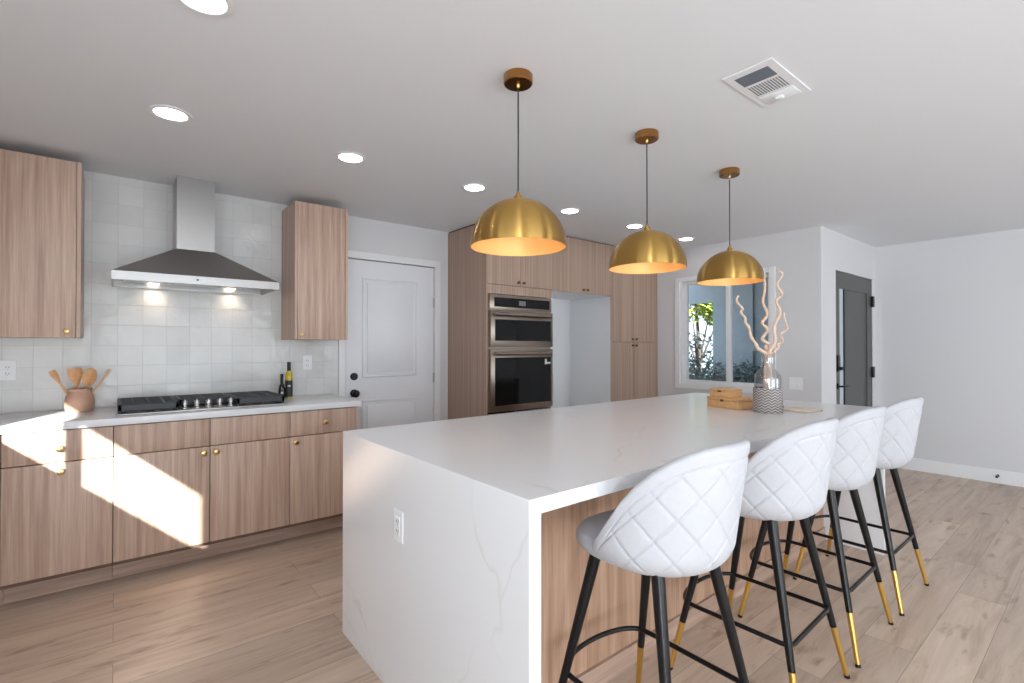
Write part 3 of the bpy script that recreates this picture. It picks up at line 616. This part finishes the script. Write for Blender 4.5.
bB = bottle('tall yellow oil bottle with black label and cap at the right end of the cooktop', 1.035, 4.00, [(0.024, 0.001), (0.026, 0.01), (0.026, 0.17), (0.021, 0.195), (0.012, 0.21), (0.011, 0.225), (0, 0.225)], 'oil', (0.0135, 0.205, 0.275), [(0.0268, 0.012, 0.135, 'label')])
MB().box(1.020, 1.040, 3.9728, 3.9732, ZC+0.088, ZC+0.100).build('label_mark', M['label_mark'], bB)

# ------------------------------------------------------------------ outlets
def outlet(label, c, axis, gang=1, slots=True, cat='wall outlet', nm='wall_outlet', parts=True):
    w_, h_ = 0.036+0.023*(gang-1)*2*0.5+ (0.0), 0.058
    if gang == 2: w_ = 0.059
    t = thing(nm, label, cat, c)
    x, y, z = c
    def B(u0, u1, v0, v1, d0, d1, name, mat, bev=0.0):
        if axis == 'y': b = (x+u0, x+u1, y-d1, y-d0, z+v0, z+v1)       # faces -Y
        else: b = (x-d1, x-d0, y+u0, y+u1, z+v0, z+v1)                 # faces -X
        return MB().box(*b, bev=bev).build(name, M[mat], t)
    B(-w_, w_, -h_, h_, 0.0005, 0.006, 'plate', 'plastic', 0.002)
    for g in range(gang):
        o = (g-(gang-1)/2)*0.046
        B(o-0.0165, o+0.0165, -0.034, 0.034, 0.006, 0.008, 'insert', 'plastic', 0.0008)
        if slots:
            for v in (-0.018, 0.018):
                B(o-0.008, o-0.005, v-0.005, v+0.005, 0.008, 0.0085, 'slot', 'socket'); B(o+0.005, o+0.008, v-0.005, v+0.005, 0.008, 0.0085, 'slot', 'socket')
                B(o-0.002, o+0.002, v-0.012, v-0.009, 0.008, 0.0085, 'slot', 'socket')
        else:
            B(o-0.010, o+0.010, -0.020, 0.0, 0.008, 0.0115, 'rocker', 'plastic', 0.001)
outlet('white outlet on the tiles at the left frame edge, left of the crock', (-0.492, YT_, 1.185), 'y')
outlet('white outlet on the tiles right of the yellow oil bottle, under the narrow wall cabinet', (1.203, YT_, 1.195), 'y')
outlet('white double switch plate on the wall right of the window, behind the vase', (XW, 1.958, 0.97), 'x', 2, False, 'light switch', 'light_switch')

# ------------------------------------------------------------------ tall cabinets
YTF = 3.494; ZT = 2.425
X0, XA, XB_, XE = 2.525, 3.322, 4.205, 5.055
t = thing('oven_cabinet', 'tall oak cabinet housing the wall ovens, with side panel toward the white door', 'cabinet', (2.92, 3.8, 0))
box('side_panel', M['oak_tall'], (X0, X0+0.02, YTF, YR-0.001, 0, ZT), t)
box('side_panel', M['white_lam'], (XA-0.02, XA-0.0005, YTF+0.003, YR-0.001, 0, 1.876), t)
box('body', M['gap'], (X0+0.02, XA-0.02, YTF+0.56, YR-0.001, 0.1, ZT-0.002), t)
box('shelf_panel', M['gap'], (X0+0.02, XA-0.02, YTF+0.03, YTF+0.56, 1.80, 1.83), t)
box('rail', M['oak_tall'], (X0+0.02, XA-0.001, YTF, YTF+0.02, 1.795, 1.876), t)
box('top_carcass', M['gap'], (X0+0.02, XA-0.001, YTF+0.022, YTF+0.56, 1.88, ZT-0.002), t)
for a, b, kx in ((X0+0.02, 2.921, 2.887), (2.921, XA, 2.951)):
    d = box('door', M['oak_tall'], (a+0.0015, b-0.0015, YTF, YTF+0.02, 1.880, ZT), t); knob(d, kx, YTF, 1.912, 0.013, 0.026, 'knobdark')
d = box('drawer', M['oak_tall'], (X0+0.022, XA-0.003, YTF, YTF+0.02, 0.11, 0.725), t); knob(d, 2.92, YTF, 0.65, 0.013, 0.026, 'knobdark')
box('plinth', M['oak_base'], (X0+0.02, XA-0.001, YTF+0.07, YTF+0.085, 0, 0.1), t)
# bridge cabinet over the fridge recess
t = thing('bridge_cabinet', 'oak two-door overhead cabinet above the empty white fridge recess', 'cabinet', (3.76, 3.8, 1.87))
box('body', M['white_lam'], (XA+0.001, XB_-0.001, YTF+0.022, YR-0.001, 1.872, ZT-0.002), t)
for a, b, kx in ((XA, 3.79, 3.757), (3.79, XB_, 3.821)):
    d = box('door', M['oak_tall'], (a+0.0015, b-0.0015, YTF, YTF+0.02, 1.872, ZT), t); knob(d, kx, YTF, 1.908, 0.013, 0.026, 'knobdark')
struct('trim_2', M['white_lam'], [(XA+0.001, XB_-0.001, YR-0.018, YR-0.0005, 0, 1.871)])
# pantry
t = thing('pantry_cabinet', 'tall four-door oak pantry cabinet between the fridge recess and the window wall', 'cabinet', (4.63, 3.8, 0))
box('side_panel', M['white_lam'], (XB_, XB_+0.018, YTF+0.012, YR-0.001, 0, 1.871), t)
box('body', M['gap'], (XB_+0.019, XE-0.001, YTF+0.022, YR-0.001, 0.1, ZT-0.002), t)
box('filler', M['oak_tall'], (XE-0.045, XE, YTF, YTF+0.02, 0, ZT), t)
mid = 4.60
for a, b, z0, z1, kx, kz in ((XB_, mid, 1.376, ZT, mid-0.034, 1.408), (mid, XE-0.045, 1.376, ZT, mid+0.034, 1.408), (XB_, mid, 0.11, 1.372, mid-0.034, 1.336), (mid, XE-0.045, 0.11, 1.372, mid+0.034, 1.336)):
    d = box('door', M['oak_tall'], (a+0.0015, b-0.0015, YTF, YTF+0.02, z0, z1), t); knob(d, kx, YTF, kz, 0.013, 0.026, 'knobdark')
box('plinth', M['oak_base'], (XB_+0.02, XE-0.046, YTF+0.07, YTF+0.085, 0, 0.1), t)
struct('trim_3', M['gap'], [(X0+0.01, XE-0.005, YTF+0.03, YR-0.001, ZT+0.001, H-0.0005)])

# ------------------------------------------------------------------ wall ovens
t = thing('wall_oven', 'stainless double wall oven with black glass set in the tall oak cabinet', 'oven', (2.925, 3.6, 0.74))
ox0, ox1, yo = 2.548, 3.298, YTF-0.012
box('chassis', M['black'], (ox0+0.01, ox1-0.003, YTF+0.022, YTF+0.54, 0.745, 1.785), t)
box('trim_frame', M['steel_warm'], (ox0, ox1, YTF, YTF+0.021, 0.742, 1.79), t)
cp = box('control_panel', M['steel_warm'], (ox0+0.004, ox1-0.002, yo-0.004, YTF-0.0005, 1.655, 1.788), t, bev=0.002)
box('panel_glass', M['blackglass'], (ox0+0.055, ox1-0.03, yo-0.006, yo-0.0045, 1.678, 1.762), cp)
box('display', M['screen'], (2.885, 2.965, yo-0.0075, yo-0.0065, 1.698, 1.742), cp)
def oven_door(z0, z1, wz0, wz1, hz):
    d = box('oven_door', M['steel_warm'], (ox0+0.004, ox1-0.002, yo-0.022, YTF-0.0005, z0, z1), t, bev=0.003)
    box('door_glass', M['blackglass'], (ox0+0.05, ox1-0.03, yo-0.0245, yo-0.0225, wz0, wz1), d)
    mb = MB().tube([(ox0+0.03, yo-0.050, hz), (ox1-0.045, yo-0.050, hz)], 0.017, 16)
    for xx in (ox0+0.06, ox1-0.06): mb.box(xx-0.012, xx+0.012, yo-0.045, yo-0.022, hz-0.010, hz+0.010)
    mb.build('handle', M['steel_warm'], d, True)
    return d
oven_door(1.320, 1.645, 1.375, 1.565, 1.612)
d = oven_door(0.752, 1.300, 0.800, 1.225, 1.262)
st = box('sticker', M['label_mark'], (3.19, 3.215, yo-0.0255, yo-0.0247, 1.155, 1.205), d)
box('sticker_strip', M['label_mark'], (3.215, 3.262, yo-0.0255, yo-0.0247, 1.158, 1.176), st)

# ------------------------------------------------------------------ island
IX0, IX1, IY0, IY1 = 0.830, 3.845, 0.960, 2.285
T = 0.042
mb = MB()
prof = [(IX0, 0.0), (IX0, ZC-0.002), (IX0+0.002, ZC), (IX1-0.002, ZC), (IX1, ZC-0.002), (IX1, 0.0), (IX1-T, 0.0), (IX1-T, ZC-T), (IX0+T, ZC-T), (IX0+T, 0.0)]
mb.hull([(x, IY0, z) for x, z in prof]+[(x, IY1, z) for x, z in prof], [tuple(range(10)), tuple(range(19, 9, -1))]+[(i, (i+1) % 10, 10+(i+1) % 10, 10+i) for i in range(10)])
tag(mb.build('waterfall_worktop', M['quartz']), 'white veined quartz island worktop with waterfall ends reaching the floor', 'countertop')
PYF = 1.30
t = thing('island_cabinet', 'oak panelled island cabinet under the waterfall worktop behind the bar stools', 'cabinet', (2.34, 1.8, 0))
ia, ib = IX0+T+0.001, IX1-T-0.001
box('body', M['gap'], (ia, ib, PYF+0.02, IY1-0.04, 0.001, ZC-T-0.001), t)
xs = [ia, 1.42, 2.02, 2.62, 3.22, ib]
for a, b in zip(xs[:-1], xs[1:]): box('back_panel', M['oak_shaded'], (a+0.001, b-0.001, PYF, PYF+0.0195, 0.085, ZC-T-0.001), t)
box('base_strip', M['oak_base'], (ia, ib, PYF-0.012, PYF+0.019, 0, 0.084), t)
n = 5
for k in range(n):
    a = ia+(ib-ia)*k/n; b = ia+(ib-ia)*(k+1)/n
    d = box('door', M['oak'], (a+0.002, b-0.002, IY1-0.0395, IY1-0.02, 0.11, ZC-T-0.003), t)
    MB().lathe([(0, 0), (0.007, 0), (0.007, 0.012), (0.013, 0.016), (0.013, 0.026), (0, 0.026)], (b-0.04, IY1-0.02, 0.8), 'y', 20).build('knob', M['brass'], d, True)
outlet('white outlet on the quartz end of the island facing the range side', (IX0, 1.70, 0.658), 'x')

# ------------------------------------------------------------------ objects on the island
def bamboo_box(label, x, y, z, lx, ly, h, rot):
    t = thing('bamboo_box', label, 'box', (x, y, z))
    b = MB().box(x-lx/2, x+lx/2, y-ly/2, y+ly/2, z+0.0005, z+h*0.72, bev=0.003).build('base', M['bamboo'], t, True)
    l = MB().box(x-lx/2-0.001, x+lx/2+0.001, y-ly/2-0.001, y+ly/2+0.001, z+h*0.74, z+h, bev=0.003).build('lid', M['bamboo'], t, True)
    MB().box(x-lx/2-0.004, x-lx/2-0.0008, y-0.012, y+0.012, z+h*0.62, z+h*0.84, bev=0.001).build('clasp', M['knobdark'], l)
    t.rotation_euler.z = rot
    return t
bamboo_box('larger light bamboo box lying under a smaller one on the island, left of the vase', 3.10, 1.59, ZC, 0.165, 0.24, 0.068, -0.22)
bamboo_box('small light bamboo box stacked on the larger one on the island', 3.09, 1.62, ZC+0.0685, 0.125, 0.15, 0.052, -0.16)

vx, vy = 3.050, 1.338
t = thing('vase', 'clear glass bottle vase in a grey woven sleeve holding pale curly branches', 'vase', (vx, vy, ZC))
MB().lathe([(0, 0.004), (0.072, 0.004), (0.074, 0.012), (0.074, 0.200), (0.070, 0.222), (0.052, 0.245), (0.040, 0.262), (0.038, 0.33), (0.044, 0.352), (0.041, 0.352), (0.035, 0.33), (0.037, 0.262), (0.049, 0.242), (0.067, 0.219), (0.071, 0.198), (0.071, 0.012), (0, 0.008)], (vx, vy, ZC), 'z', 56).build('glass_bottle', M['vaseglass'], t, True)
# sleeve keeps its own origin at the vase axis so the weave wraps around it
MB().lathe([(0.0735, 0.001), (0.080, 0.001), (0.0805, 0.008), (0.0805, 0.140), (0.079, 0.147), (0.0748, 0.147), (0.0748, 0.008), (0.0735, 0.003)], (vx, vy, ZC), 'z', 56, close=True).build('woven_sleeve', M['weave'], t, True)
cr = random.Random(11)
RV = right
def willow(label, pix, r0, ph, amp=0.010):
    # pix: list of (sideways m, up m, depth m) control points above the vase base
    pts = [Vector((vx, vy, ZC)) + RV*a + Vector((0, 0, 1))*b + Vector((RV.y*-1, RV.x, 0))*c for a, b, c in pix]
    out = []; rad = []
    n = 70; m = len(pts)-1
    for i in range(n+1):
        s = i/n*m; k = min(int(s), m-1); f = s-k
        p0 = pts[max(k-1, 0)]; p1 = pts[k]; p2 = pts[k+1]; p3 = pts[min(k+2, m)]
        p = 0.5*((2*p1) + (p2-p0)*f + (2*p0-5*p1+4*p2-p3)*f*f + (3*p1-p0-3*p2+p3)*f**3)
        q = i/n; g = min(1, max(0, (p.z-ZC-0.30)/0.1))
        wv = amp*g*(1-0.25*q)*(0.75+0.5*math.sin(q*7+ph*2)); fr = 44*q+2.2*math.sin(q*9+ph)+ph
        p = p + RV*wv*math.sin(fr) + Vector((0, 0, 1))*wv*0.5*math.sin(fr*0.7+1) + Vector((-RV.y, RV.x, 0))*wv*math.cos(fr)
        out.append(p); rad.append(r0*1.35*(1-0.55*q)*(1+0.12*math.sin(q*90+ph)))
    o = MB().tube(out, rad, 8).build('willow_branch', M['branch'], None, True)
    tag(o, label, 'branch', 'curly willow branches in the vase')
willow('pale curly branch in the vase that leans far left across the window', [(-0.012, 0.02, 0), (-0.01, 0.2, 0.01), (-0.012, 0.34, 0.0), (-0.07, 0.40, 0), (-0.115, 0.53, 0.02), (-0.145, 0.62, 0.03), (-0.16, 0.70, 0.03)], 0.0095, 0.3, 0.015)
willow('tall pale curly branch in the vase, upright in front of the right window frame', [(0.01, 0.02, 0.02), (0.0, 0.2, 0.0), (0.012, 0.34, 0.01), (-0.006, 0.45, 0.02), (0.0, 0.60, 0.03), (-0.004, 0.72, 0.03), (0.0, 0.84, 0.03)], 0.0095, 2.0, 0.014)
willow('tallest pale curly branch in the vase, rising right of the window', [(0.0, 0.02, -0.02), (0.012, 0.2, -0.01), (0.0, 0.34, -0.01), (0.04, 0.42, 0), (0.055, 0.56, 0.0), (0.072, 0.70, 0), (0.076, 0.86, 0.0)], 0.010, 4.1, 0.015)
willow('short pale curly branch in the vase leaning right', [(0.02, 0.02, 0.0), (0.005, 0.2, 0.015), (0.015, 0.33, 0.012), (0.05, 0.36, 0.02), (0.085, 0.42, 0.02), (0.12, 0.50, 0.03), (0.125, 0.60, 0.03)], 0.008, 1.2, 0.012)

o = MB(); c0 = Vector((3.30, 1.235, 0)); a0 = -0.12
for k in range(7):
    u0, u1 = -0.11+k*0.0245, -0.11+k*0.0245+0.0235
    o.box(u0, u1, -0.085, 0.085, 0.0008, 0.011, bev=0.003)
m_ = o.build('woven_trivet', M['mat_woven'], None, True); m_.location = (c0.x, c0.y, ZC); m_.rotation_euler.z = a0
tag(m_, 'flat cream woven trivet lying on the island right of the vase', 'trivet')
m_ = MB().box(-0.13, 0.13, -0.055, 0.055, 0.0008, 0.009, bev=0.003).build('dark_tray', M['black'], None, True); m_.location = (3.305, 1.50, ZC); m_.rotation_euler.z = -0.65
tag(m_, 'thin black tray on the island mostly hidden behind the vase', 'tray')

# ------------------------------------------------------------------ bar stools
def make_stool(label):
    t = thing('bar_stool', label, 'bar stool', (0, 0, 0), 'quilted bar stools along the island')
    # quilted bucket backrest shell, open toward +Y
    mb = MB(); NA, NO = 210, 100
    TH = math.radians(112)
    RT = [(0, 1.047), (20, 1.044), (30, 1.037), (40, 1.023), (50, 1.002), (60, 0.972), (70, 0.932), (80, 0.880), (90, 0.820), (100, 0.765), (112, 0.715)]
    def rim(a):
        d = min(112, math.degrees(abs(a)))
        for (a0, z0), (a1, z1) in zip(RT[:-1], RT[1:]):
            if d <= a1+1e-6:
                return z0+(z1-z0)*(d-a0)/(a1-a0)
        return RT[-1][1]
    def low(a): q = abs(a)/TH; return 0.674 + 0.004*q**3
    def rad(z, a):
        s = max(0.0, min(1.0, (z-0.674)/0.37))
        tuck = math.sqrt(max(0.0, 1-(1-min(1, s/0.22))**2))
        return 0.150 + 0.073*tuck + 0.026*s
    rows = []
    for i in range(NA+1):
        a = -TH + 2*TH*i/NA
        zr, zl = rim(a), low(a); th = 0.034*min(1.0, 0.25+ (TH-abs(a))/0.35)
        loop = []
        hgt = zr-zl
        for j in range(NO+1):
            s = j/NO; z = zl + hgt*s; r = rad(z, a)
            # quilting
            u = a*0.245; g = 0
            band = min(1.0, max(0.0, (zr-0.030-z)/0.006))
            if z < zr-0.02:
                for sg in (1, -1):
                    d = ((u*sg + (z-0.675)*1.0)/0.122) % 1.0; d = min(d, 1-d)*0.122/1.41
                    g += 0.0042*math.exp(-(d/0.0034)**2)
                d = abs(z-(zr-0.033)); 
            bd = abs(z-(zr-0.032)); g = g*band + 0.003*math.exp(-(bd/0.004)**2)
            endf = min(1.0, (TH-abs(a))/0.15); g *= endf
            loop.append((r-g, z))
        # rounded rim
        rt = loop[-1][0]
        for k in range(1, 8):
            b_ = PI*k/8; loop.append((rt - th/2 + th/2*math.cos(b_), zr + th*0.42*math.sin(b_)))
        for j in range(14, -1, -1):
            z = zl + hgt*j/14; loop.append((max(0.02, rad(z, a)-th - 0.012*(1-j/14)), z))
        row = []
        ex = 1.0
        for (r, z) in loop:
            lean = 0.030*max(0, (z-0.66)/0.4)
            row.append(mb.bm.verts.new((r*math.sin(a)*1.02, -r*math.cos(a) - lean*math.cos(a/2)**2 - 0.005, z)))
        rows.append(row)
    L = len(rows[0])
    for p, q in zip(rows[:-1], rows[1:]):
        for k in range(L): mb.bm.faces.new((p[k], p[(k+1) % L], q[(k+1) % L], q[k]))
    mb.bm.faces.new(rows[0]); mb.bm.faces.new(rows[-1][::-1])
    mb.build('backrest', M['fabric'], t, True)
    # seat cushion: rounded D, front at +Y
    mb = MB(); rings = []
    for (sc_, z) in ((0.0, 0.680), (0.80, 0.680), (0.94, 0.685), (1.0, 0.702), (1.005, 0.718), (0.97, 0.738), (0.85, 0.750), (0.5, 0.756), (0.0, 0.757)):
        ring = []
        for k in range(56):
            a = 2*PI*k/56; c, s = math.cos(a), math.sin(a); e = 0.72
            X = 0.205*math.copysign(abs(c)**e, c); Y = 0.215*math.copysign(abs(s)**e, s)
            if s < 0: X *= 1-0.30*abs(s); Y *= 0.80
            ring.append(mb.bm.verts.new((X*sc_, Y*sc_ + 0.015, z)))
        rings.append(ring)
    for p, q in zip(rings[:-1], rings[1:]):
        for k in range(56): mb.bm.faces.new((p[k], p[(k+1) % 56], q[(k+1) % 56], q[k]))
    bmesh.ops.remove_doubles(mb.bm, verts=mb.bm.verts, dist=1e-5)
    mb.build('seat', M['fabric_seat'], t, True)
    mb = MB().box(-0.11, 0.11, -0.10, 0.11, 0.668, 0.6795, bev=0.003); mb.build('seat_plate', M['black'], t)
    ft = 0.246; tx, ty = 0.148, 0.125
    def lp(sx, sy, z): k = 1-z/0.62; return Vector((sx*(tx+(ft-tx)*k), sy*(ty+(ft-ty)*k), z))
    for sx in (-1, 1):
        for sy in (-1, 1):
            lg = MB().tube([lp(sx, sy, 0.2), lp(sx, sy, 0.686)], [0.0125, 0.0195], 20).build('leg', M['black'], t, True)
            MB().tube([lp(sx, sy, 0.012), lp(sx, sy, 0.199)], [0.0095, 0.0125], 20).build('gold_tip', M['gold'], lg, True)['label'] = 'brushed gold lower end of the black leg'
            MB().tube([lp(sx, sy, 0.0005), lp(sx, sy, 0.0118)], [0.0105, 0.0105], 16).build('foot_cap', M['black'], lg, True)
    # footrest: square at the back, bowed at the front
    zf = 0.275; k = lp(1, 1, zf).x - 0.004
    pts = [(-k, -k, zf), (k, -k, zf), (k, k-0.03, zf)]
    for i in range(1, 12):
        a = i/12*PI; pts.append((k*math.cos(a), k-0.02 + 0.085*math.sin(a), zf))
    pts += [(-k, k-0.03, zf)]
    sm = []
    P_ = [Vector(p) for p in pts]; n_ = len(P_)
    for i, p in enumerate(P_):
        q0, q1 = P_[i-1], P_[(i+1) % n_]
        for f in (0.0, 0.5, 1.0):
            a = p + (q0-p).normalized()*min(0.03, (q0-p).length/2.2); b = p + (q1-p).normalized()*min(0.03, (q1-p).length/2.2)
            sm.append(a.lerp(p, f).lerp(p.lerp(b, f), f))
    MB().tube(sm, 0.0085, 10, closed=True).build('footrest', M['black'], t, True)
    return t
proto = make_stool('white quilted bar stool nearest the camera, at the near end of the island, seat visible')
labels = ['white quilted bar stool second from the near end of the island', 'white quilted bar stool second from the far end, beside the farthest stool', 'white quilted bar stool farthest from the camera, at the far island end']
SX = [(1.334, 0.94, 0.0), (2.038, 0.94, 0.03), (2.642, 0.945, 0.015), (3.27, 0.937, 0.0)]
for i, (sx, sy, rz) in enumerate(SX):
    s = proto if i == 0 else copy_tree(proto)
    s.location = (sx, sy, 0); s.rotation_euler.z = rz
    if i: s['label'] = labels[i-1]

# ------------------------------------------------------------------ pendants
def make_pendant(label):
    t = thing('pendant_lamp', label, 'pendant lamp', (0, 0, H), 'brass dome pendants over the island')
    def L(p, **k): return MB().lathe([(r, z-H) for r, z in p], (0, 0, H), 'z', 64, **k)
    L([(0, H-0.001), (0.058, H-0.001), (0.060, H-0.004), (0.060, H-0.034), (0.056, H-0.038), (0, H-0.038)]).build('ceiling_rose', M['rose'], t, True)
    L([(0, H-0.0385), (0.008, H-0.0385), (0.007, H-0.048), (0.004, H-0.052), (0, H-0.052)]).build('cord_grip', M['gold'], t, True)
    MB().tube([(0, 0, 1.955), (0.0015, 0.001, 2.15), (0, 0, H-0.06)], 0.0032, 8).build('cord', M['cord'], t, True)
    zr, R = 1.736, 0.197
    out = [(R*math.cos(a), zr+R*math.sin(a)*0.97) for a in [PI/2*i/28 for i in range(28)]]
    out = [(R-0.0002, zr-0.004)] + out
    outer = out + [(0.016, zr+0.195)]
    inner = [(max(0.014, r-0.003), z-(0.003 if i else 0)) for i, (r, z) in enumerate(outer)]
    s = L(outer + inner[::-1], close=True); sh = s.build('shade', M['shade'], t, True)
    sh.data.materials.append(M['inner'])
    zc = zr - 0.0
    for p in sh.data.polygons:
        c = p.center + Vector((0, 0, H)); nrm = p.normal
        if nrm.dot(Vector((c.x, c.y, c.z-zr))) < 0: p.material_index = 1
    L([(0, zr+0.186), (0.017, zr+0.186), (0.017, zr+0.203), (0.009, zr+0.214), (0.006, zr+0.224), (0, zr+0.224)]).build('ferrule', M['shade'], t, True)
    L([(0, zr+0.13), (0.018, zr+0.13), (0.018, zr+0.188), (0, zr+0.188)]).build('lamp_holder', M['black'], t, True)
    L([(0, zr+0.05), (0.018, zr+0.056), (0.030, zr+0.078), (0.028, zr+0.10), (0.014, zr+0.129), (0, zr+0.129)]).build('bulb', M['bulb'], t, True)
    return t
proto = make_pendant('brass dome pendant lamp nearest the camera, over the near half of the island')
lab = ['brass dome pendant lamp hanging in the middle of the three over the island', 'brass dome pendant lamp farthest from the camera, in front of the window']
for i, x in enumerate((1.282, 2.153, 3.013)):
    s = proto if i == 0 else copy_tree(proto)
    s.location = (x, 1.55, H)
    if i: s['label'] = lab[i-1]

# ------------------------------------------------------------------ ceiling downlights
proto = thing('ceiling_downlight', 'round recessed ceiling light cut by the top frame edge, nearest the camera', 'downlight', (0, 0, H), 'recessed ceiling downlights')
MB().lathe([(0.066, -0.0005), (0.088, -0.0005), (0.087, -0.005), (0.070, -0.007), (0.066, -0.004)], (0, 0, H), 'z', 40, close=True).build('trim_ring', M['trim'], proto, True)
MB().lathe([(0, -0.0008), (0.0655, -0.0008), (0.0655, -0.004), (0, -0.004)], (0, 0, H), 'z', 40).build('lens', M['can'], proto, True)
cans = [(0.21, 1.835, None), (0.20, 2.845, 'round recessed ceiling light in front of the range hood'), (1.073, 2.845, 'round recessed ceiling light in front of the narrow wall cabinet'),
        (1.951, 2.84, 'round recessed ceiling light in front of the white door, left of the near pendant cord'), (2.90, 2.84, 'round recessed ceiling light in front of the wall ovens, right of the near pendant dome'),
        (3.738, 2.83, 'round recessed ceiling light in front of the fridge recess, beside the middle pendant cord'), (4.603, 2.835, 'round recessed ceiling light farthest along the row, nearest the window wall')]
for i, (x, y, lb) in enumerate(cans):
    s = proto if i == 0 else copy_tree(proto)
    s.location = (x, y, H)
    if lb: s['label'] = lb

# ------------------------------------------------------------------ ceiling vent
t = thing('ceiling_vent', 'white rectangular ceiling air register with grey louvres, right of the pendants', 'vent', (2.15, 0.94, H))
vx0, vx1, vy0, vy1 = 1.958, 2.342, 0.838, 1.038
MB().box(vx0, vx1, vy0, vy1, H-0.006, H-0.0008, bev=0.002).build('frame', M['trim'], t)
MB().box(1.998, 2.088, vy0+0.033, vy1-0.033, H-0.0072, H-0.0062).build('grille', M['vent_dark'], t)
mb = MB()
for k in range(12):
    y = vy0+0.036+k*0.0112; mb.box(2.108, 2.208, y, y+0.0045, H-0.0072, H-0.0062)
mb.build('louvre_slots', M['vent_dark'], t)
mb = MB()
for k in range(8):
    x = 2.0+k*0.0112; mb.box(x, x+0.002, vy0+0.034, vy1-0.034, H-0.009, H-0.0073)
mb.build('grille_bars', M['vent_dark'], t)
MB().box(2.228, 2.320, vy0+0.03, vy1-0.03, H-0.010, H-0.0062, bev=0.003).build('damper_plate', M['plastic'], t, True)
MB().box(2.262, 2.285, 0.925, 0.955, H-0.022, H-0.0102, bev=0.003).build('lever', M['plastic'], t, True)

# ------------------------------------------------------------------ door stop on the right baseboard
t = MB().lathe([(0, 0), (0.012, 0), (0.012, -0.004), (0.005, -0.006), (0.005, -0.055), (0.011, -0.057), (0.011, -0.075), (0, -0.075)], (0, 0, 0), 'x', 16).build('door_stop', M['black'], None, True)
t.location = (XR-0.0145, 0.765, 0.075)
tag(t, 'small black door stop on the white baseboard of the right wall', 'door stop')
